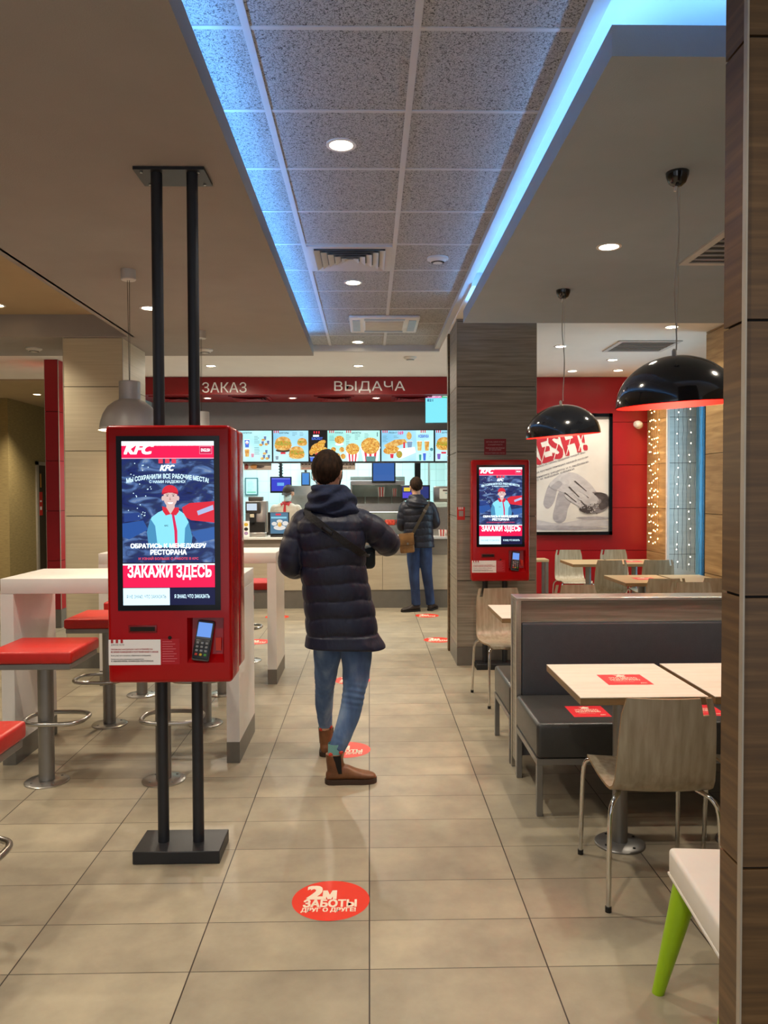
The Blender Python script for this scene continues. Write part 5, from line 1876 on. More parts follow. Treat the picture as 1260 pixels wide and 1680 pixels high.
# kitchen ceiling lamps, wall frame, shelf strips
for x, lb in ((-1.48, 'white fluorescent tube lamp below the burger menu screen'), (0.0, 'white fluorescent tube lamp right of the walking man\'s head')):
    t = thing('tube_lamp', lb, 'lamp', (x, 13.4, 2.62), 0, 'kitchen tube lamps')
    B(M_WHITELAM).box(-0.55, 0.55, -0.07, 0.07, -0.035, 0.0).build('housing', t)
    B(emitter('tube_glow', (0.88, 1.0, 1.0), 7)).rbox(-0.53, 0.53, -0.055, 0.055, -0.06, -0.035, 0.01, 2).build('diffuser', t)
t = thing('wall_frame', 'small framed notice on the kitchen tiles above the coffee machine', 'frame', (-2.095, 13.99, 1.705))
B(mat('frame_teal', '#3f6d74', 0.4)).box(-0.115, 0.115, -0.025, 0.0, -0.155, 0.155).build('frame', t)
g = G((-0.095, -0.0255, -0.135), eps=0.0015).px(0, 0, 100, 100, 0.19, 0.27)
g.rect(0, 0, 100, 100, mat('notice_mint', '#bfe6df', 0.4), 1)
rows(g, 14, 20, 70, 7, 9, mat('notice_text_teal', '#8fbdb8', 0.5), 2, 3)
g.rect(8, 84, 92, 92, mat('notice_green', '#5fb094', 0.5), 2)
g.build('notice_sheet', t, smooth=False)


def strip(label, x0, x1, art):
    t = thing('promo_strip', label, 'sign', ((x0 + x1) / 2, 11.66, 1.985))
    w = x1 - x0
    B(mat('strip_beige', '#b0a093', 0.5)).box(-w / 2, w / 2, -0.006, 0.006, -0.055, 0.048).build('panel', t)
    g = G((-w / 2, -0.0065, -0.055), eps=0.0012).px(0, 0, 100, 100, w, 0.103)
    art(g)
    g.build('print', t, smooth=False)


def sa(g):
    g.ell(10, 50, 7, 40, mat('print_cola', '#7a2a20', 0.5), 1)
    g.ell(38, 50, 14, 34, mat('print_crisp', '#b0763a', 0.5), 1)
    g.poly([(48, 30), (74, 40), (74, 52), (60, 56), (76, 64), (58, 74), (46, 70)], mat('print_dark', '#3a2a26', 0.5), 2)


def sb(g):
    dk = mat('print_dark', '#3a2a26', 0.5)
    for k in range(16):
        g.ell(4 + k * 6.2, 18, 1.2, 9, dk, 1, seg=10)
    g.text('ПОПРОБУЙ НОВОЕ', 3, 44, 34, 60, dk, 1, bold=0.02)
    g.text('ВКУСНО И БЫСТРО', 3, 68, 34, 84, mat('print_red', '#a8322c', 0.5), 1, bold=0.02)
    g.text('Лето 99', 72, 48, 92, 86, dk, 1, bold=0.0, shear=0.3)


strip('beige promo strip with food pictures under the first menu screen', -1.86, -1.45, sa)
strip('beige promo strip with small print behind the walking man\'s head', -1.02, -0.205, sb)

# heated display cabinet
t = thing('food_warmer', 'steel heated display cabinet with two lit shelves behind the counter', 'food warmer', (0.13, 12.05, 0))
hx = 0.42
B(M_STEEL).rbox(-hx, hx, -0.05, 0.40, 1.705, 1.775, 0.006, 1).build('top_hood', t)
B(mat('glass_edge_pale', '#d7ece8', 0.15)).box(-hx, hx, 0.0, 0.38, 1.775, 1.835).build('glass_upstand', t)
for x in (-hx + 0.012, hx - 0.012):
    B(M_STEEL).box(x - 0.012, x + 0.012, 0.0, 0.38, 0.90, 1.705).build('side_post', t)
B(mat('warmer_back', '#cfe4df', 0.4)).box(-hx, hx, 0.38, 0.40, 0.90, 1.705).build('back_panel', t)
sh = B(M_STEEL).box(-hx, hx, -0.02, 0.38, 1.405, 1.42).build('shelf', t)
for k in range(4):
    x = -hx + 0.03 + k * 0.205
    B(M_STEEL).add([(x, -0.03, 1.42), (x + 0.19, -0.03, 1.42), (x + 0.19, 0.12, 1.525), (x, 0.12, 1.525)], [(0, 1, 2, 3)]).box(x, x + 0.005, -0.03, 0.12, 1.42, 1.43).build('chute', sh)
B(M_STEEL).rbox(-hx, hx, -0.05, 0.02, 1.295, 1.405, 0.005, 1).build('front_rail', t)
B(M_STEEL).box(-hx, hx, -0.04, 0.38, 1.06, 1.085).build('shelf', t)
B(M_STEEL).box(-hx, hx, -0.02, 0.38, 0.0, 1.06).build('base_cabinet', t)
B(emitter('warmer_tube', (1.0, 0.86, 0.70), 5)).box(-hx + 0.04, hx - 0.04, 0.10, 0.13, 1.285, 1.295).build('heat_lamp', t)
M_BOXW = mat('carton_white', '#efe9e2', 0.5)
M_BOXR = mat('carton_red', '#cf2f2a', 0.5)


def carton(x, y, z, w, h, label, group):
    b = B(M_BOXW)
    n = 5
    for k in range(n):
        b.m(M_BOXR if k % 2 else M_BOXW)
        a, c = -w / 2 + w * k / n, -w / 2 + w * (k + 1) / n
        q = 0.82
        v = [(a * q, -w * 0.25 * q, 0), (c * q, -w * 0.25 * q, 0), (c * q, w * 0.25 * q, 0), (a * q, w * 0.25 * q, 0), (a, -w * 0.25, h), (c, -w * 0.25, h), (c, w * 0.25, h), (a, w * 0.25, h)]
        b.add(v, [(0, 3, 2, 1), (4, 5, 6, 7), (0, 1, 5, 4), (1, 2, 6, 5), (2, 3, 7, 6), (3, 0, 4, 7)])
    o = b.build('food_carton', smooth=False)
    o.location = (x, y, z)
    return tag(o, label, 'carton', group)


carton(0.19, 12.26, 1.525, 0.11, 0.15, 'red and white striped carton in the steel cabinet under the plain blue monitor', 'striped food cartons')
carton(0.40, 12.26, 1.525, 0.075, 0.13, 'narrow striped carton in the steel cabinet nearer the order monitor', 'striped food cartons')
carton(1.02, 10.95, 0.978, 0.10, 0.09, 'red and white carton on the counter beside the brown pillar', 'striped food cartons')
carton(1.12, 11.02, 0.978, 0.09, 0.08, 'red and white carton on the counter at its visible right end', 'striped food cartons')
M_FOODRED = ramp_mat('red_food_packs', [(0.3, '#b3261c'), (0.6, '#e24a32'), (0.75, '#f0b49a')], scale=30, rough=0.4)
for k, (x, y, w) in enumerate(((0.02, 12.12, 0.11), (0.16, 12.14, 0.12), (0.32, 12.10, 0.16), (0.46, 12.16, 0.10))):
    o = B(M_FOODRED).rbox(-w / 2, w / 2, -0.05, 0.05, 0, 0.085, 0.02, 3).build('wrapped_meal')
    o.location = (x, y, 1.085)
    tag(o, ('small red wrapped meal at the left of the lit lower shelf', 'red wrapped meal second from the left on the lit lower shelf', 'largest red wrapped meal on the lit lower shelf', 'red wrapped meal at the right of the lit lower shelf')[k], 'food', 'wrapped meals in the cabinet')

# worktop and hood at the far kitchen wall
t = thing('kitchen_hood', 'grey steel hood on the kitchen wall behind the counter worker', 'hood', (-1.05, 13.7, 1.52))
B(M_STEEL).box(-0.40, 0.42, -0.25, 0.29, 0.02, 0.19).build('canopy', t)
B(M_STEEL).box(-0.40, 0.42, 0.0, 0.29, -0.60, 0.02).build('back_panel', t)
B(M_BLACK).box(0.02, 0.16, -0.02, 0.0, -0.22, -0.06).build('control_panel', t)
t = thing('kitchen_worktop', 'long steel worktop against the far kitchen wall', 'worktop', (-0.9, 13.65, 0))
B(M_STEEL).rbox(-2.25, 2.2, -0.34, 0.34, 0.86, 0.90, 0.004, 1).build('top', t)
B(M_STEEL).box(-2.25, 2.2, -0.30, 0.34, 0.0, 0.86).build('cabinet', t)
B(M_STEEL).box(-2.25, 2.2, -0.305, -0.30, 0.45, 0.46).build('door_gap', t)
# steel column in the walking man's left: structural
struct(B(mat('kitchen_post', '#8e8a8f', 0.5)).box(-0.86, -0.55, 12.6, 12.8, 0, 2.62), 'pillar_kitchen')
tag(B(M_BLACK).box(0.70, 0.79, 12.0, 12.05, 1.80, 2.62).build('kitchen_post'), 'black hanging post behind the head of the man at the counter', 'post')
tag(B(M_STEEL).cyl((0.99, 12.9, 0), (0.99, 12.9, 2.62), 0.02, seg=14).build('steel_pole'), 'thin steel pole in the kitchen right of the black post', 'post')

# coffee machine, card stand, customer tablet, box on the counter
t = thing('coffee_machine', 'steel coffee machine with small display on the counter beside the kiosk', 'coffee machine', (-1.60, 11.05, 0.978))
B(M_STEEL).rbox(-0.15, 0.15, 0.02, 0.2, 0.0, 0.50, 0.01, 2).build('body', t)
B(M_STEEL).rbox(-0.15, 0.15, -0.12, 0.2, 0.0, 0.06, 0.006, 1).build('drip_tray', t)
hd = B(mat('machine_dark', '#35322f', 0.35)).rbox(-0.13, 0.07, -0.10, 0.05, 0.33, 0.49, 0.01, 2).build('brew_head', t)
B(glow('#cfe0f0', 1.0)).box(-0.11, 0.03, -0.104, -0.099, 0.37, 0.465).build('display', hd)
B(M_BLACK).box(-0.075, 0.0, -0.09, -0.02, 0.20, 0.33).build('spout_block', t)
B(mat('spout_cream', '#cfc3a8', 0.4)).rbox(-0.07, -0.01, -0.095, -0.05, 0.27, 0.32, 0.005, 1).build('spout', t)
B(M_DARKGAP).box(-0.09, 0.13, -0.06, 0.021, 0.06, 0.20).build('cup_bay', t)
B(mat('hopper_smoke', '#4a4642', 0.25)).rbox(-0.11, 0.09, 0.03, 0.17, 0.50, 0.56, 0.01, 2).build('bean_hopper', t)
t = thing('menu_card', 'white upright card with yellow and black dots on the counter beside the kiosk', 'card', (-1.712, 10.86, 0.978))
B(M_WHITE).box(-0.05, 0.05, 0.0, 0.006, 0.0, 0.225).box(-0.05, 0.05, 0.0, 0.06, 0.0, 0.005).build('card', t)
g = G((-0.05, -0.0005, 0.0), eps=0.0012).px(0, 0, 100, 225, 0.10, 0.225)
for y, c in ((50, '#d8b23a'), (112, '#2a2622'), (170, '#a88ab4')):
    g.ell(55, y, 28, 24, mat('dot_%s' % c[1:], c, 0.5), 1)
g.build('print', t, smooth=False)

t = thing('customer_display', 'black framed tablet showing burgers, standing on the counter', 'display', (-1.262, 10.95, 0.978), radians(-4))
B(M_BLACK).rbox(-0.155, 0.145, -0.02, 0.02, 0.02, 0.345, 0.008, 2).build('housing', t)
B(M_BLACK).rbox(-0.11, 0.15, -0.08, 0.10, 0.0, 0.025, 0.006, 1).build('foot', t)
g = G((-0.118, -0.0205, 0.045), eps=0.0012).px(0, 0, 100, 118, 0.25, 0.29)
g.rect(0, 0, 100, 118, glow('#5c89a8', 0.8), 0)
g.rect(30, 4, 60, 14, E_STR, 1).rect(4, 22, 92, 32, glow('#8fd0e8', 1.0), 1)
for x, y, rx, ry in ((22, 62, 15, 11), (52, 48, 17, 10), (84, 60, 17, 13), (52, 84, 34, 14)):
    g.ell(x, y, rx, ry, glow('#e6e2dc', 1.0), 1)
g.ell(52, 66, 12, 14, F_BUN, 2)
g.rect(90, 76, 98, 92, E_WHITE, 2)
g.build('display', t, smooth=False)

t = thing('counter_display_case', 'steel box with white label on the counter beside the brown pillar', 'display case', (1.12, 11.2, 0.978))
B(M_STEEL).box(-0.22, 0.22, -0.12, 0.12, 0.0, 0.40).build('body', t)
B(mat('case_glass', '#c9dcd8', 0.12)).rbox(-0.22, 0.22, -0.13, 0.12, 0.40, 0.47, 0.008, 1).build('lid', t)
B(M_STEEL).rbox(-0.20, 0.20, -0.10, 0.10, 0.47, 0.70, 0.02, 2).build('upper_case', t)
g = G((-0.12, -0.1005, 0.52), eps=0.0015).px(0, 0, 100, 60, 0.26, 0.15)
g.rect(0, 0, 100, 60, mat('label_pale', '#dfe6e0', 0.4), 1).rect(18, 8, 92, 16, mat('print_dark', '#3a2a26', 0.5), 2).rect(30, 26, 80, 31, mat('notice_text_teal', '#8fbdb8', 0.5), 2)
g.build('label_sheet', t, smooth=False)

# ================================================================== PEOPLE
M_SKIN = mat('skin', '#c99a7e', 0.5, var=0.05, scale=25)
M_HAIR = ramp_mat('dark_brown_hair', [(0.3, '#17100b'), (0.7, '#3a281b')], scale=60, stretch=(1, 1, 0.4), rough=0.85, bump=0.8, spec=0.2)
M_JACKET = mat('navy_puffer', '#0e1630', 0.5, var=0.12, scale=14, bump=0.5, stretch=(1.0, 1.0, 0.45), bscale=26)
M_JACKET2 = mat('dark_puffer', '#0f1424', 0.48, var=0.12, scale=14, bump=0.5, stretch=(1.0, 1.0, 0.45), bscale=26)
M_HOOD = mat('navy_fleece', '#14213f', 0.85, var=0.12, scale=40, bump=0.4)
M_JEANS = ramp_mat('faded_denim', [(0.25, '#34496c'), (0.5, '#526d95'), (0.75, '#88a0bc')], scale=5, stretch=(2, 2, 0.8), rough=0.85, detail=8, bump=0.5)
M_JEANS2 = ramp_mat('blue_denim', [(0.25, '#16233f'), (0.5, '#22365c'), (0.75, '#324c78')], scale=5, stretch=(2, 2, 0.8), rough=0.85, detail=8, bump=0.5)
M_BOOT = ramp_mat('tan_leather', [(0.25, '#4d2e18'), (0.5, '#75492a'), (0.75, '#906039')], scale=9, rough=0.45, detail=5)
M_SOLE = mat('boot_sole', '#3d2c20', 0.7)
M_ELASTIC = mat('boot_elastic', '#17130f', 0.9, scale=90, bump=0.3)
M_SHOE = mat('dark_shoe', '#2a1f19', 0.5)
M_SOCK = mat('teal_sock', '#79b3b0', 0.9, bump=0.2, bscale=120)
M_SOCKRED = mat('sock_red', '#c8402e', 0.9)
M_STRAP = mat('black_webbing', '#121216', 0.7, scale=80, bump=0.3)
M_BAGTEAL = mat('dark_teal_nylon', '#16272d', 0.55, bump=0.3, bscale=30)
M_BAGBROWN = ramp_mat('brown_leather', [(0.3, '#5b3d20'), (0.7, '#8a6234')], scale=10, rough=0.42, bump=0.2)
M_BUCKLE = mat('dull_buckle', '#77736c', 0.35, 0.8)
M_MASKW = mat('pale_face_mask', '#c8dcdf', 0.8, bump=0.2, bscale=60)
M_MASKD = mat('navy_face_mask', '#1d2233', 0.8)
M_SHIRT = mat('beige_uniform', '#b9ad9c', 0.8, var=0.06, bump=0.3, bscale=18)
M_REDTRIM = mat('uniform_red', '#b01f24', 0.7)
M_CAP = mat('dark_cap', '#2e2622', 0.8, var=0.08)
M_TROUSER = mat('black_trousers', '#1c1c20', 0.8)


def catmull(pts, n=8):
    P = [Vector(p[:3]) for p in pts]
    R = [p[3] for p in pts]
    out, rad = [], []
    for i in range(len(P) - 1):
        p0, p1, p2, p3 = P[max(i - 1, 0)], P[i], P[i + 1], P[min(i + 2, len(P) - 1)]
        for k in range(n):
            t = k / n
            out.append(0.5 * ((2 * p1) + (p2 - p0) * t + (2 * p0 - 5 * p1 + 4 * p2 - p3) * t * t + (3 * p1 - p0 - 3 * p2 + p3) * t ** 3))
            s = t * t * (3 - 2 * t)
            rad.append(R[i] + (R[i + 1] - R[i]) * s)
    out.append(P[-1])
    rad.append(R[-1])
    return out, rad


def limb(b, pts, n=8, seg=18):
    """tube through (x,y,z,r) points with rounded ends"""
    P, R = catmull(pts, n)
    b.tube(P, R, seg)
    b.ball(P[0], R[0], seg, 8)
    b.ball(P[-1], R[-1], seg, 8)


def quilted(b, pts, pitch=0.085, amp=0.09, n=16, seg=26, phase=0.0):
    """padded sleeve: bulging tubes between stitched rings"""
    P, R = catmull(pts, n)
    d = phase
    RR = [R[0]]
    for i in range(1, len(P)):
        d += (P[i] - P[i - 1]).length
        s = abs(sin(pi * d / pitch)) ** 0.36
        RR.append(R[i] * (1 - amp * 1.1 + amp * 1.6 * s))
    b.tube(P, RR, seg)
    b.ball(P[0], RR[0] * 0.98, seg, 10)
    b.ball(P[-1], RR[-1] * 0.98, seg, 10)


def torso_at(tab, z):
    return lerp_table(tab, z)


def padded_torso(b, tab, seams, amp=0.012, power=2.5, seg=72, dz=0.006, wob=0.008, flat=False):
    zs = sorted(seams)
    rings = []
    z = min(r[0] for r in tab)
    top = max(r[0] for r in tab)
    while z <= top + 1e-6:
        cx, hw, cy, hd = torso_at(tab, z)
        ring = []
        for k in range(seg):
            a = 2 * pi * k / seg
            zz = z + wob * sin(2 * a + 0.7) + wob * 0.5 * sin(5 * a + z * 9)
            i = 0
            while i < len(zs) - 2 and zz > zs[i + 1]:
                i += 1
            q = (zz - zs[i]) / (zs[i + 1] - zs[i])
            bulge = amp * (abs(sin(pi * q)) ** 0.32 - 0.6)
            pucker = 0.0022 * sin(26 * a + 3 * sin(40 * z)) * (1 - abs(sin(pi * q)) ** 0.6)
            c, s = cos(a), sin(a)
            e = 2 / power
            x = (hw + bulge + pucker) * (abs(c) ** e) * (1 if c >= 0 else -1)
            y = (hd + bulge + pucker) * (abs(s) ** e) * (1 if s >= 0 else -1)
            ring.append((cx + x, cy + y, z))
        rings.append(ring)
        z += dz
    b.loft(rings)


def back_y(tab, x, z, power=2.5, out=0.012):
    cx, hw, cy, hd = torso_at(tab, z)
    q = min(abs(x - cx) / (hw + 0.004), 0.999)
    return cy - (hd + 0.004) * (1 - q ** power) ** (1 / power) - out


def head(b, c, M):
    """facing +y before M; c is the middle of the head"""
    h = B()
    h.ball((0, -0.012, 0.022), (0.074, 0.094, 0.098), 28, 18)
    h.ball((0, 0.018, -0.035), (0.062, 0.068, 0.078), 24, 14)
    h.ball((0, 0.038, -0.085), (0.030, 0.032, 0.026), 16, 10)
    h.ball((-0.034, 0.060, -0.022), (0.022, 0.016, 0.020), 12, 8)
    h.ball((0.034, 0.060, -0.022), (0.022, 0.016, 0.020), 12, 8)
    h.ball((0, 0.078, 0.022), (0.045, 0.012, 0.012), 14, 8)
    h.tube([(0, 0.080, 0.012), (0, 0.094, -0.012), (0, 0.104, -0.030)], [0.008, 0.011, 0.014], 12)
    h.ball((0, 0.092, -0.034), (0.018, 0.011, 0.010), 12, 8)
    h.ball((0, 0.078, -0.060), (0.024, 0.010, 0.006), 12, 8)
    h.ball((0, 0.076, -0.069), (0.020, 0.010, 0.007), 12, 8)
    for s in (-1, 1):
        h.ball((s * 0.076, -0.004, -0.012), (0.011, 0.020, 0.032), 12, 10)
        h.ball((s * 0.082, -0.012, -0.002), (0.007, 0.014, 0.022), 10, 8)
    T = Matrix.Translation(c) @ M
    b.add([T @ Vector(v) for v in h.v], h.f)


def hair_cap(c, M, front=0.55, side=0.12, nape=-0.62, thick=1.0, seed=1):
    """short hair: a tufted shell from the crown down to forehead, temples and nape"""
    rnd = random.Random(seed)
    b = B(M_HAIR)
    n, m = 60, 22
    outer, inner = [], []
    for j in range(m + 1):
        ro, ri = [], []
        for k in range(n):
            a = 2 * pi * k / n          # 0 = +x, pi/2 = front
            f = sin(a)
            lo = front * max(f, 0) ** 1.5 + side * (1 - abs(f)) + nape * max(-f, 0) ** 0.7
            lo += 0.03 * sin(7 * a + seed)
            el = lo + (pi / 2 - lo) * j / m
            t = 0.010 * thick * (0.55 + 0.45 * min(1, 3 * j / m)) + 0.0035 * sin(19 * a + 5 * el) * cos(11 * el + 3 * a) + rnd.uniform(-0.0012, 0.0012)
            d = Vector((cos(el) * cos(a), cos(el) * sin(a), sin(el)))
            base = Vector((0, -0.012, 0.022)) + Vector((0.076 * d.x, 0.096 * d.y, 0.100 * d.z))
            if el < 0:
                base.x *= 1 + 0.10 * el
                base.y *= 1 + 0.14 * el
            ro.append(base + d * t)
            ri.append(base - d * 0.004)
        outer.append(ro)
        inner.append(ri)
    T = Matrix.Translation(c) @ M
    rings = [[T @ v for v in r] for r in inner[::-1] + outer]
    b.loft(rings)
    return b


def hand(b, w, d, nrm, s, curl=0.6):
    """palm, four unequal bent fingers, thumb from the side of the palm. w wrist, d pointing, nrm palm side, s which side the thumb is on"""
    w, d, nrm = Vector(w), Vector(d).normalized(), Vector(nrm).normalized()
    sd = d.cross(nrm).normalized() * s
    rot = lambda a: d * cos(a) + nrm * sin(a)
    for off, L in ((0.030, 0.070), (0.010, 0.080), (-0.011, 0.074), (-0.031, 0.058)):
        k = w + d * (0.088 - abs(off) * 0.15) + sd * off
        b.tube([w + sd * off * 0.6, (w + k) / 2 + sd * off * 0.1, k], [0.016, 0.0145, 0.0115], 10)
        p1 = k + rot(curl * 0.55) * L * 0.46
        p2 = p1 + rot(curl * 1.3) * L * 0.31
        p3 = p2 + rot(curl * 1.9) * L * 0.23
        b.tube([k, p1, p2, p3], [0.0102, 0.0092, 0.0082, 0.0068], 10)
        b.ball(p3, 0.0068, 10, 6)
    t0 = w + d * 0.022 + sd * 0.024
    t1 = t0 + (sd * 0.75 + d * 0.6 + nrm * 0.3).normalized() * 0.038
    t2 = t1 + (sd * 0.25 + d * 0.85 + nrm * 0.45).normalized() * 0.030
    t3 = t2 + (d * 0.85 - sd * 0.05 + nrm * 0.5).normalized() * 0.024
    b.tube([t0, t1, t2, t3], [0.015, 0.0118, 0.0102, 0.0076], 10)
    b.ball(t3, 0.0076, 10, 6)


def boot(parent, heel, ang, length=0.285, shaft=0.165, leather=M_BOOT, sole=M_SOLE, elastic=True, name='boot', lift=0.0):
    """ankle boot; heel point on the floor, toe along angle ang"""
    M = Matrix.Translation((heel[0], heel[1], lift)) @ Matrix.Rotation(ang, 4, 'Z')
    k = length / 0.285
    st = [(0.0, 0.016, 0.055), (0.012, 0.030, 0.075), (0.04, 0.036, 0.095), (0.08, 0.037, 0.104), (0.12, 0.038, 0.098), (0.16, 0.042, 0.078), (0.20, 0.046, 0.064), (0.235, 0.044, 0.056), (0.262, 0.034, 0.048), (0.276, 0.018, 0.038)]
    b = B(leather)
    rings = []
    for s, hw, zt in st:
        ring = []
        for i in range(24):
            a = 2 * pi * i / 24
            c, q = cos(a), sin(a)
            y = hw * (abs(c) ** 0.8) * (1 if c >= 0 else -1)
            z = 0.018 + (zt - 0.018) * (0.5 + 0.5 * (abs(q) ** 0.9) * (1 if q >= 0 else -1))
            ring.append(M @ Vector((s * k, y, z)))
        rings.append(ring)
    b.loft(rings)
    sh = []
    for z, xo, rx, ry in ((0.045, 0.060, 0.050, 0.036), (0.085, 0.056, 0.050, 0.040), (0.12, 0.050, 0.048, 0.043), (0.145, 0.048, 0.047, 0.044), (shaft, 0.046, 0.048, 0.045)):
        sh.append([M @ Vector((xo + rx * cos(2 * pi * i / 24), ry * sin(2 * pi * i / 24), z)) for i in range(24)])
    b.loft(sh)
    o = joined_remesh(b, name, parent, leather, 0.0045, 3)
    out = [(s * k, hw + 0.005) for s, hw, _ in st]
    poly = [(out[0][0] - 0.006, 0)] + [(s, -h) for s, h in out] + [(out[-1][0] + 0.006, 0)] + [(s, h) for s, h in out[::-1]]
    pts = [(M @ Vector((x, y, 0))) for x, y in poly]
    sb = B(sole)
    sb.prism([(p.x, p.y) for p in pts], lift, lift + 0.026)
    sb.build('sole', o)
    if elastic:
        e = B(M_ELASTIC)
        for s in (-1, 1):
            rows_ = []
            for i in range(7):
                q = i / 6
                z = 0.062 + q * (shaft - 0.064)
                wv = 0.010 + 0.012 * q
                xo = 0.078 - 0.018 * q
                rows_.append([M @ Vector((xo - wv, s * (0.0385 + 0.0065 * q), z)), M @ Vector((xo, s * (0.0425 + 0.0045 * q), z)), M @ Vector((xo + wv, s * (0.0385 + 0.003 * q), z))])
            v = [p for r in rows_ for p in r]
            f = []
            for i in range(6):
                for j in range(2):
                    f.append((i * 3 + j, i * 3 + j + 1, i * 3 + 4 + j, i * 3 + 3 + j) if s > 0 else (i * 3 + 3 + j, i * 3 + 4 + j, i * 3 + j + 1, i * 3 + j))
            e.add(v, f)
        e.build('elastic_panel', o)
    return o


def shifted(root, b):
    L = root.location
    b.v = [(x - L.x, y - L.y, z - L.z) for x, y, z in b.v]
    return b


def place(root, o):
    """object built in hall coordinates, re-based on its root"""
    L = root.location
    o.data.transform(Matrix.Translation(-L))
    for c in o.children:
        c.data.transform(Matrix.Translation(-L))
    return o


# ---------------------------------------------------------------- the walking man in front
P1 = thing('person', 'person walking away in a long navy puffer coat, blue jeans and tan ankle boots', 'person', (-0.19, 4.45, 0))
HM = Matrix.Rotation(radians(-14), 4, 'Z') @ Matrix.Rotation(radians(-6), 4, 'X')
HC = Vector((-0.232, 4.405, 1.705))
T1 = [(0.738, -0.148, 0.212, 4.43, 0.165), (0.79, -0.156, 0.200, 4.43, 0.158), (0.90, -0.166, 0.198, 4.43, 0.155), (1.03, -0.186, 0.190, 4.425, 0.150), (1.16, -0.204, 0.184, 4.42, 0.150), (1.28, -0.216, 0.190, 4.42, 0.155), (1.38, -0.222, 0.196, 4.42, 0.152), (1.43, -0.220, 0.188, 4.42, 0.140), (1.47, -0.214, 0.160, 4.42, 0.118), (1.505, -0.208, 0.110, 4.42, 0.095)]
b = B(M_SKIN)
head(b, HC, HM)
limb(b, [(-0.225, 4.395, 1.64, 0.054), (-0.215, 4.41, 1.52, 0.056), (-0.212, 4.42, 1.42, 0.10), (-0.21, 4.42, 1.2, 0.12), (-0.17, 4.43, 0.95, 0.125), (-0.165, 4.43, 0.84, 0.12)])
limb(b, [(-0.22, 4.43, 0.86, 0.085), (-0.240, 4.48, 0.70, 0.065), (-0.256, 4.54, 0.56, 0.050), (-0.268, 4.60, 0.44, 0.040), (-0.275, 4.655, 0.34, 0.038), (-0.275, 4.70, 0.25, 0.034), (-0.272, 4.73, 0.10, 0.030)])
limb(b, [(-0.10, 4.43, 0.86, 0.085), (-0.078, 4.41, 0.70, 0.068), (-0.078, 4.385, 0.58, 0.056), (-0.092, 4.355, 0.47, 0.044), (-0.112, 4.33, 0.37, 0.042), (-0.148, 4.30, 0.27, 0.038), (-0.190, 4.272, 0.10, 0.031)])
limb(b, [(-0.05, 4.42, 1.41, 0.055), (0.10, 4.53, 1.30, 0.042), (0.02, 4.74, 1.36, 0.034), (-0.05, 4.84, 1.40, 0.028)])
limb(b, [(-0.38, 4.42, 1.40, 0.055), (-0.445, 4.38, 1.20, 0.042), (-0.36, 4.60, 1.20, 0.034), (-0.29, 4.74, 1.22, 0.028)])
hand(b, (-0.05, 4.84, 1.40), (-0.55, 0.75, 0.25), (-0.5, -0.5, 0.6), -1, 0.7)
hand(b, (-0.29, 4.74, 1.22), (0.5, 0.85, 0.1), (0.6, -0.4, 0.5), 1, 0.7)
place(P1, joined_remesh(b, 'body', P1, M_SKIN, 0.0052, 2))
shifted(P1, hair_cap(HC, HM, front=0.62, side=-0.12, nape=-1.05, thick=1.15, seed=2)).build('hair', P1, angle=60)
e = B(M_WHITE)
for s in (-1, 1):
    e.m(M_WHITE).ball(HC + HM @ Vector((s * 0.030, 0.072, 0.004)), 0.010, 12, 8)
    e.m(M_HAIR).ball(HC + HM @ Vector((s * 0.030, 0.079, 0.004)), 0.005, 10, 6).ball(HC + HM @ Vector((s * 0.031, 0.085, 0.026)), (0.019, 0.006, 0.004), 10, 6)
shifted(P1, e).build('eyes', P1)
mk = B(M_MASKD)
Rm = []
for j in range(9):
    z = -0.098 + 0.088 * j / 8
    Rm.append([HC + HM @ Vector((0.068 * sin(t) * (1 - 0.25 * abs(j - 5) / 5), 0.020 + (0.082 + 0.012 * sin(pi * j / 8)) * cos(t), z)) for t in [(-1.25 + 2.5 * k / 18) for k in range(19)]])
mk.loft(Rm, cap=False, closed=False)
for s in (-1, 1):
    mk.tube([HC + HM @ Vector((s * 0.062, 0.042, -0.02)), HC + HM @ Vector((s * 0.080, 0.015, 0.010)), HC + HM @ Vector((s * 0.090, -0.016, 0.008)), HC + HM @ Vector((s * 0.088, -0.022, -0.03)), HC + HM @ Vector((s * 0.062, 0.036, -0.06))], 0.0022, 6)
shifted(P1, mk).build('face_mask', P1)
b = B(M_JACKET)
padded_torso(b, T1, [0.69, 0.80, 0.90, 0.995, 1.09, 1.19, 1.285, 1.38, 1.49, 1.58], amp=0.014)
quilted(b, [(-0.075, 4.42, 1.435, 0.078), (0.02, 4.46, 1.385, 0.079), (0.100, 4.53, 1.305, 0.076), (0.085, 4.64, 1.315, 0.070), (0.02, 4.75, 1.36, 0.060), (-0.035, 4.82, 1.39, 0.050)], amp=0.06, phase=0.02)
quilted(b, [(-0.365, 4.42, 1.43, 0.078), (-0.410, 4.405, 1.34, 0.077), (-0.440, 4.385, 1.22, 0.073), (-0.425, 4.46, 1.175, 0.070), (-0.36, 4.60, 1.19, 0.060), (-0.31, 4.70, 1.21, 0.050)], amp=0.06, phase=0.05)
# hem band flaring at the right
rings = []
for k in range(9):
    z = 0.728 + 0.008 * k
    cx, hw, cy, hd = torso_at(T1, z)
    q = 1 - k / 8
    rings.append([(cx + (hw + 0.006 + (0.022 * q if cos(a) > 0 else 0.004 * q)) * (abs(cos(a)) ** 0.8) * (1 if cos(a) >= 0 else -1), cy + (hd + 0.006) * (abs(sin(a)) ** 0.8) * (1 if sin(a) >= 0 else -1), z - 0.012 * q * (1 if cos(a) > 0.6 else 0)) for a in [2 * pi * i / 60 for i in range(60)]])
b.loft(rings)
jk = place(P1, joined_remesh(b, 'coat', P1, M_JACKET, 0.0055, 1))
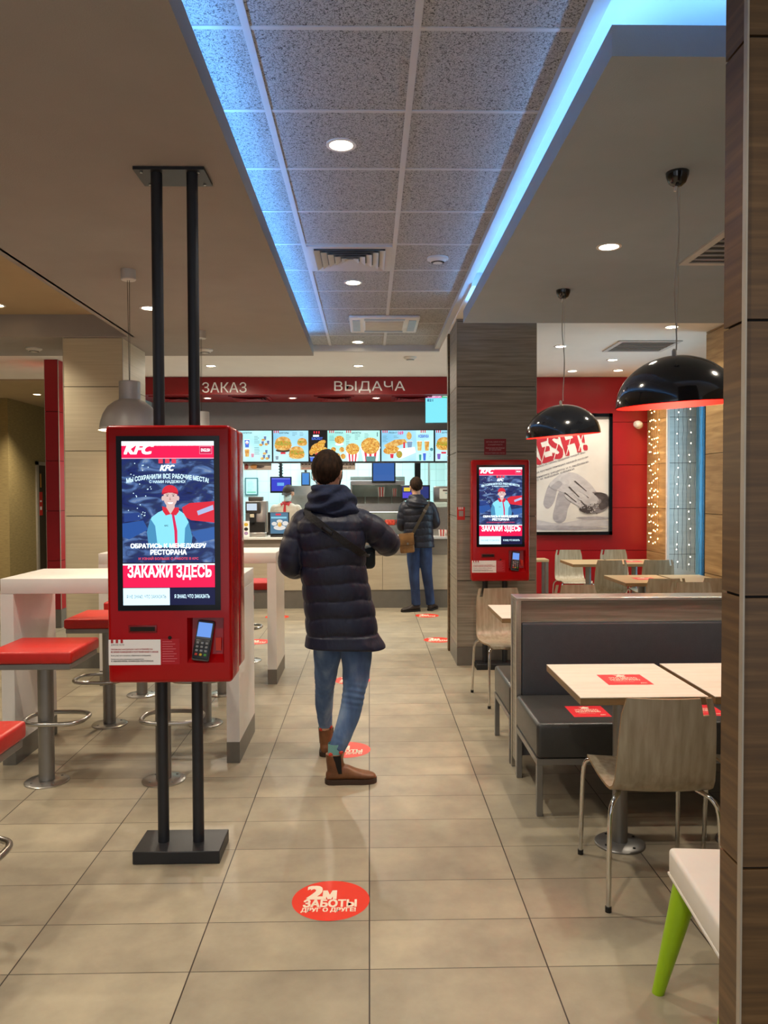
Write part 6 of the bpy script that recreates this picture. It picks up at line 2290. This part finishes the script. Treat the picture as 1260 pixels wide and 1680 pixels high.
# navy hood piled round the neck
b = B(M_HOOD)
rings = []
HT = [(1.475, -0.214, 0.145, 4.42, 0.125), (1.50, -0.210, 0.150, 4.415, 0.135), (1.54, -0.205, 0.142, 4.41, 0.135), (1.58, -0.210, 0.132, 4.405, 0.128), (1.61, -0.216, 0.114, 4.40, 0.114), (1.635, -0.222, 0.092, 4.40, 0.100), (1.642, -0.224, 0.076, 4.40, 0.090)]
for i in range(42):
    z0 = 1.475 + 0.167 * i / 41
    cx, hw, cy, hd = torso_at(HT, z0)
    ring = []
    for k in range(64):
        a = 2 * pi * k / 64
        f = 0.008 * sin((z0 - 0.03 * cos(a) + 0.02 * sin(2 * a)) * 95) + 0.004 * sin(3 * a + z0 * 60)
        ring.append((cx + (hw + f) * cos(a), cy + (hd + f) * sin(a), z0 - 0.022 * cos(a) * (1.642 - z0) / 0.167))
    rings.append(ring)
b.loft(rings)
place(P1, joined_remesh(b, 'hood', P1, M_HOOD, 0.006, 2))
# jeans
b = B(M_JEANS)


def trouser(b, pts, wr=0.05, knee=0.46, seed=0):
    P, R = catmull(pts, 14)
    RR = []
    for p, r in zip(P, R):
        w = max(0, 1 - abs(p.z - knee) / 0.10) * 0.7 + max(0, 1 - abs(p.z - 0.22) / 0.07) * 0.4
        RR.append(r * (1 + wr * w * sin(p.z * 210 + seed)))
    b.tube(P, RR, 28)
    b.ball(P[0], RR[0], 20, 10)


trouser(b, [(-0.10, 4.43, 0.86, 0.105), (-0.078, 4.41, 0.70, 0.090), (-0.078, 4.385, 0.58, 0.077), (-0.092, 4.355, 0.47, 0.063), (-0.112, 4.33, 0.37, 0.060), (-0.148, 4.30, 0.27, 0.053), (-0.185, 4.275, 0.182, 0.045)])
trouser(b, [(-0.22, 4.43, 0.86, 0.105), (-0.240, 4.48, 0.70, 0.085), (-0.256, 4.54, 0.56, 0.068), (-0.268, 4.60, 0.44, 0.056), (-0.275, 4.655, 0.34, 0.054), (-0.275, 4.70, 0.25, 0.046), (-0.272, 4.725, 0.182, 0.041)], seed=1)
limb(b, [(-0.16, 4.43, 0.98, 0.125), (-0.16, 4.43, 0.86, 0.12)])
place(P1, joined_remesh(b, 'jeans', P1, M_JEANS, 0.005, 1))
for (x, y, a0) in ((-0.192, 4.272, 0.0), (-0.272, 4.735, pi / 2)):
    sk = B(M_SOCK).lathe([(0.040, 0.0), (0.041, 0.03), (0.040, 0.085)], (x, y, 0.135), 24)
    sk.m(M_SOCKRED)
    for k in range(4):
        a = -2.2 + k * 1.5
        sk.ball((x + 0.040 * cos(a), y + 0.040 * sin(a), 0.165 + 0.012 * (k % 2)), (0.014, 0.014, 0.012), 10, 6)
    shifted(P1, sk).build('sock', P1)
place(P1, boot(P1, (-0.245, 4.265), radians(4), length=0.285))
place(P1, boot(P1, (-0.272, 4.688), radians(88), length=0.285))

bagt = thing('crossbody_bag', 'dark crossbody bag with black strap worn over the long navy coat', 'bag', (-0.02, 4.66, 1.13))
bb = B(M_BAGTEAL).rbox(-0.095, 0.055, -0.075, 0.035, 0.015, 0.155, 0.03, 4).build('bag_body', bagt)
B(M_BLACK).tube([(-0.08, -0.073, 0.115), (0.04, -0.073, 0.12)], 0.003, 6).build('zip', bb)
P, Rr = [], []
for k in range(26):
    q = k / 25
    z = 1.475 - 0.22 * q
    x = -0.335 + 0.30 * q
    P.append(Vector((x, back_y(T1, x, z, out=0.020), z)))
P = [Vector((-0.340, 4.42, 1.515)), Vector((-0.346, 4.36, 1.502))] + P + [Vector((-0.022, 4.44, 1.232)), Vector((-0.015, 4.58, 1.235))]
sb = B(M_STRAP)
L0 = bagt.location
rings = []
for i, p in enumerate(P):
    t = (P[min(i + 1, len(P) - 1)] - P[max(i - 1, 0)]).normalized()
    out = Vector((0, -1, 0)) if 1 < i < len(P) - 2 else Vector((0, -0.4, 0.9))
    sdv = t.cross(out).normalized()
    o2 = sdv.cross(t).normalized()
    p = p - L0
    rings.append([p + sdv * 0.02 + o2 * 0.003, p - sdv * 0.02 + o2 * 0.003, p - sdv * 0.02 - o2 * 0.003, p + sdv * 0.02 - o2 * 0.003])
sb.loft(rings)
st = sb.build('strap', bagt)
pb = P[11] - L0
B(M_BLACK).rbox(-0.012, 0.012, -0.010, 0.004, -0.034, 0.034, 0.004, 2, M=Matrix.Translation(pb) @ Matrix.Rotation(radians(-54), 4, 'Y')).build('buckle', st)

# ---------------------------------------------------------------- the man at the counter
P2 = thing('person', 'person standing at the counter with his back turned, short dark jacket and blue jeans', 'person', (0.68, 10.44, 0))
HM2 = Matrix.Rotation(radians(8), 4, 'Z') @ Matrix.Rotation(radians(-14), 4, 'X')
HC2 = Vector((0.625, 10.43, 1.665))
T2 = [(0.86, 0.662, 0.205, 10.43, 0.145), (0.92, 0.660, 0.200, 10.43, 0.14), (1.05, 0.655, 0.195, 10.42, 0.135), (1.2, 0.650, 0.195, 10.42, 0.135), (1.33, 0.645, 0.205, 10.42, 0.14), (1.40, 0.642, 0.200, 10.42, 0.13), (1.45, 0.636, 0.165, 10.42, 0.11), (1.485, 0.63, 0.11, 10.42, 0.09)]
b = B(M_SKIN)
head(b, HC2, HM2)
limb(b, [(0.628, 10.42, 1.60, 0.054), (0.632, 10.42, 1.50, 0.056), (0.64, 10.42, 1.40, 0.10), (0.65, 10.42, 1.2, 0.12), (0.66, 10.43, 0.95, 0.12)])
limb(b, [(0.60, 10.43, 0.90, 0.085), (0.593, 10.43, 0.72, 0.07), (0.597, 10.425, 0.48, 0.048), (0.612, 10.42, 0.28, 0.044), (0.622, 10.42, 0.09, 0.032)])
limb(b, [(0.735, 10.44, 0.90, 0.085), (0.750, 10.45, 0.72, 0.07), (0.772, 10.46, 0.48, 0.048), (0.800, 10.48, 0.28, 0.044), (0.822, 10.50, 0.09, 0.032)])
limb(b, [(0.47, 10.42, 1.38, 0.055), (0.425, 10.42, 1.14, 0.042), (0.50, 10.60, 1.13, 0.034), (0.56, 10.70, 1.14, 0.028)])
limb(b, [(0.82, 10.42, 1.38, 0.055), (0.885, 10.41, 1.17, 0.042), (0.80, 10.60, 1.16, 0.034), (0.73, 10.70, 1.17, 0.028)])
hand(b, (0.56, 10.70, 1.14), (0.6, 0.75, 0.1), (0.5, -0.3, 0.7), 1, 0.7)
hand(b, (0.73, 10.70, 1.17), (-0.6, 0.75, 0.1), (-0.5, -0.3, 0.7), -1, 0.7)
place(P2, joined_remesh(b, 'body', P2, M_SKIN, 0.0058, 2))
shifted(P2, hair_cap(HC2, HM2, front=0.55, side=-0.10, nape=-1.05, thick=1.2, seed=4)).build('hair', P2, angle=60)
e = B(M_WHITE)
for s in (-1, 1):
    e.m(M_WHITE).ball(HC2 + HM2 @ Vector((s * 0.030, 0.072, 0.004)), 0.010, 12, 8)
    e.m(M_HAIR).ball(HC2 + HM2 @ Vector((s * 0.030, 0.079, 0.004)), 0.005, 10, 6).ball(HC2 + HM2 @ Vector((s * 0.031, 0.085, 0.026)), (0.019, 0.006, 0.004), 10, 6)
shifted(P2, e).build('eyes', P2)
b = B(M_JACKET2)
padded_torso(b, T2, [0.83, 0.93, 1.02, 1.11, 1.20, 1.29, 1.38, 1.47, 1.55], amp=0.013)
quilted(b, [(0.475, 10.42, 1.40, 0.072), (0.445, 10.42, 1.30, 0.070), (0.428, 10.42, 1.16, 0.064), (0.455, 10.50, 1.125, 0.060), (0.53, 10.66, 1.135, 0.046)], amp=0.07)
quilted(b, [(0.815, 10.42, 1.40, 0.072), (0.855, 10.42, 1.31, 0.070), (0.884, 10.41, 1.19, 0.062), (0.855, 10.50, 1.155, 0.060), (0.765, 10.66, 1.165, 0.046)], amp=0.07)
place(P2, joined_remesh(b, 'jacket', P2, M_JACKET2, 0.0065, 1))
b = B(M_JACKET2)
HT2 = [(1.40, 0.640, 0.150, 10.39, 0.135), (1.44, 0.636, 0.160, 10.39, 0.145), (1.48, 0.632, 0.142, 10.395, 0.135), (1.53, 0.628, 0.105, 10.405, 0.105), (1.565, 0.626, 0.078, 10.41, 0.085)]
rings = []
for i in range(30):
    z0 = 1.40 + 0.165 * i / 29
    cx, hw, cy, hd = torso_at(HT2, z0)
    rings.append([(cx + (hw + 0.006 * sin(z0 * 100 + 2 * cos(a))) * cos(a), cy + (hd + 0.006 * sin(z0 * 100 + 2 * cos(a))) * sin(a), z0) for a in [2 * pi * k / 48 for k in range(48)]])
b.loft(rings)
place(P2, joined_remesh(b, 'hood', P2, M_JACKET2, 0.007, 2))
b = B(M_JEANS2)
trouser(b, [(0.60, 10.43, 0.93, 0.105), (0.592, 10.43, 0.72, 0.092), (0.597, 10.425, 0.48, 0.070), (0.612, 10.42, 0.28, 0.062), (0.622, 10.42, 0.085, 0.060)], knee=0.3)
trouser(b, [(0.735, 10.44, 0.93, 0.105), (0.750, 10.45, 0.72, 0.092), (0.772, 10.46, 0.48, 0.070), (0.800, 10.48, 0.28, 0.062), (0.822, 10.50, 0.085, 0.060)], knee=0.3, seed=1)
place(P2, joined_remesh(b, 'jeans', P2, M_JEANS2, 0.0065, 1))
place(P2, boot(P2, (0.675, 10.44), radians(200), 0.28, 0.12, M_SHOE, M_BLACK, False, 'shoe'))
place(P2, boot(P2, (0.80, 10.44), radians(66), 0.28, 0.12, M_SHOE, M_BLACK, False, 'shoe'))

bag2 = thing('messenger_bag', 'brown leather messenger bag hanging at the side of the man at the counter', 'bag', (0.50, 10.235, 0.80))
o = B(M_BAGBROWN).rbox(-0.095, 0.095, -0.045, 0.045, 0.0, 0.25, 0.02, 3, M=Matrix.Rotation(radians(-5), 4, 'Y')).build('bag_body', bag2)
fl = B(M_BAGBROWN).rbox(-0.10, 0.10, -0.054, -0.04, 0.10, 0.262, 0.010, 2, M=Matrix.Rotation(radians(-5), 4, 'Y')).build('flap', bag2)
B(M_BUCKLE).rbox(-0.012, 0.012, -0.060, -0.052, 0.105, 0.135, 0.003, 1).build('clasp', fl)
P = [Vector((0.57, 10.225, 1.045))]
for k in range(14):
    q = k / 13
    z = 1.06 + 0.37 * q
    x = 0.575 + 0.20 * q
    P.append(Vector((x, back_y(T2, x, z, out=0.020), z)))
P += [Vector((0.785, 10.37, 1.465)), Vector((0.785, 10.43, 1.47))]
rings = []
L0 = bag2.location
for i, p in enumerate(P):
    t = (P[min(i + 1, len(P) - 1)] - P[max(i - 1, 0)]).normalized()
    out = Vector((0, -1, 0)) if i < len(P) - 2 else Vector((0, -0.4, 0.9))
    sdv = t.cross(out).normalized()
    o2 = sdv.cross(t).normalized()
    p = p - L0
    rings.append([p + sdv * 0.02 + o2 * 0.003, p - sdv * 0.02 + o2 * 0.003, p - sdv * 0.02 - o2 * 0.003, p + sdv * 0.02 - o2 * 0.003])
st = B(mat('strap_olive_brown', '#3a3020', 0.7)).loft(rings).build('strap', bag2)
B(M_BUCKLE).rbox(-0.022, 0.022, -0.008, 0.002, -0.018, 0.018, 0.004, 1, M=Matrix.Translation(P[11] - L0) @ Matrix.Rotation(radians(28), 4, 'Y')).build('strap_buckle', st)

# ---------------------------------------------------------------- the worker behind the counter (built facing +y, turned round)
P3 = thing('person', 'person in beige uniform with red collar, dark cap and pale face mask behind the counter', 'person', (-1.28, 12.05, 0), radians(176))
HM3 = Matrix.Rotation(radians(-12), 4, 'Z') @ Matrix.Rotation(radians(-16), 4, 'X')
HC3 = Vector((-0.045, 0.03, 1.585))
T3 = [(0.85, 0, 0.175, 0, 0.125), (1.0, 0, 0.175, 0, 0.12), (1.2, 0, 0.185, 0, 0.12), (1.32, 0, 0.205, 0, 0.115), (1.38, 0, 0.185, 0, 0.10), (1.42, 0, 0.12, 0, 0.08), (1.44, 0, 0.075, 0, 0.068)]
b = B(M_SKIN)
head(b, HC3, HM3)
limb(b, [(-0.035, 0.01, 1.52, 0.052), (-0.01, 0.0, 1.42, 0.054), (0, 0, 1.32, 0.10), (0, 0, 1.0, 0.11), (0, 0, 0.86, 0.115)])
for s in (-1, 1):
    limb(b, [(s * 0.08, 0, 0.86, 0.09), (s * 0.085, 0.01, 0.47, 0.052), (s * 0.09, -0.01, 0.08, 0.036)])
    limb(b, [(s * 0.18, 0, 1.33, 0.052), (s * 0.235, -0.02, 1.07, 0.042), (s * 0.20, 0.20, 1.02, 0.034), (s * 0.17, 0.28, 1.02, 0.028)])
    hand(b, (s * 0.17, 0.28, 1.02), (-s * 0.2, 1, -0.1), (0, 0.1, -1), s, 0.5)
joined_remesh(b, 'body', P3, M_SKIN, 0.006, 2)
hair_cap(HC3, HM3, front=0.62, side=0.05, nape=-0.5, thick=0.8, seed=6).build('hair', P3, angle=60)
e = B(M_WHITE)
for s in (-1, 1):
    e.m(M_WHITE).ball(HC3 + HM3 @ Vector((s * 0.030, 0.074, 0.004)), 0.010, 12, 8)
    e.m(M_HAIR).ball(HC3 + HM3 @ Vector((s * 0.030, 0.081, 0.002)), 0.005, 10, 6).ball(HC3 + HM3 @ Vector((s * 0.031, 0.086, 0.026)), (0.019, 0.006, 0.004), 10, 6)
e.build('eyes', P3)
mk = B(M_MASKW)
Rm = []
for j in range(9):
    z = -0.100 + 0.090 * j / 8
    Rm.append([HC3 + HM3 @ Vector((0.070 * sin(t) * (1 - 0.25 * abs(j - 5) / 5), 0.020 + (0.084 + 0.014 * sin(pi * j / 8)) * cos(t), z)) for t in [(-1.25 + 2.5 * k / 18) for k in range(19)]])
mk.loft(Rm, cap=False, closed=False).build('face_mask', P3)
c = B(M_CAP)
rings = []
for j in range(10):
    el = pi / 2 * j / 9
    rings.append([HC3 + HM3 @ Vector((0.089 * cos(el) * cos(a), -0.012 + 0.109 * cos(el) * sin(a), 0.035 + 0.095 * sin(el))) for a in [2 * pi * k / 32 for k in range(32)]])
c.loft(rings)
vis = []
for j in range(6):
    q = j / 5
    vis.append([HC3 + HM3 @ Vector((0.083 * sin(t) * (1 - 0.1 * q), 0.045 + 0.055 * cos(t) + 0.065 * q * cos(t * 0.8), 0.040 - 0.022 * q - 0.012 * abs(sin(t)))) for t in [-1.35 + 2.7 * k / 16 for k in range(17)]])
c.loft(vis, cap=False, closed=False)
c.build('cap', P3)
b = B(M_SHIRT)
padded_torso(b, T3, [0.8, 1.5], amp=0.004, wob=0.0)
for s in (-1, 1):
    quilted(b, [(s * 0.17, 0, 1.345, 0.070), (s * 0.21, -0.01, 1.22, 0.066), (s * 0.238, -0.015, 1.10, 0.062)], amp=0.02)
joined_remesh(b, 'shirt', P3, M_SHIRT, 0.007, 2)
cb = B(M_REDTRIM)
cb.lathe([(0.088, 0.0), (0.080, 0.03), (0.068, 0.052), (0.064, 0.05), (0.078, 0.02)], (-0.01, 0.004, 1.405), 28)
cb.add([(-0.022, 0.128, 1.15), (0.022, 0.128, 1.15), (0.020, 0.118, 1.34), (0.012, 0.094, 1.41), (-0.014, 0.094, 1.41), (-0.020, 0.118, 1.34)], [(0, 1, 2, 5), (5, 2, 3, 4)])
for s in (-1, 1):
    cb.add([(s * 0.01, 0.098, 1.43), (s * 0.075, 0.060, 1.435), (s * 0.07, 0.098, 1.375)], [(0, 1, 2) if s > 0 else (0, 2, 1)])
cb.build('red_collar', P3)
b = B(M_TROUSER)
for s in (-1, 1):
    trouser(b, [(s * 0.085, 0, 0.90, 0.105), (s * 0.088, 0.0, 0.66, 0.090), (s * 0.09, 0.01, 0.45, 0.068), (s * 0.092, -0.01, 0.08, 0.058)])
limb(b, [(0, 0, 0.95, 0.12), (0, 0, 0.88, 0.12)])
joined_remesh(b, 'trousers', P3, M_TROUSER, 0.008, 1)
for s in (-1, 1):
    boot(P3, (s * 0.09, -0.055), radians(90 - s * 8), 0.27, 0.12, M_SHOE, M_BLACK, False, 'shoe')
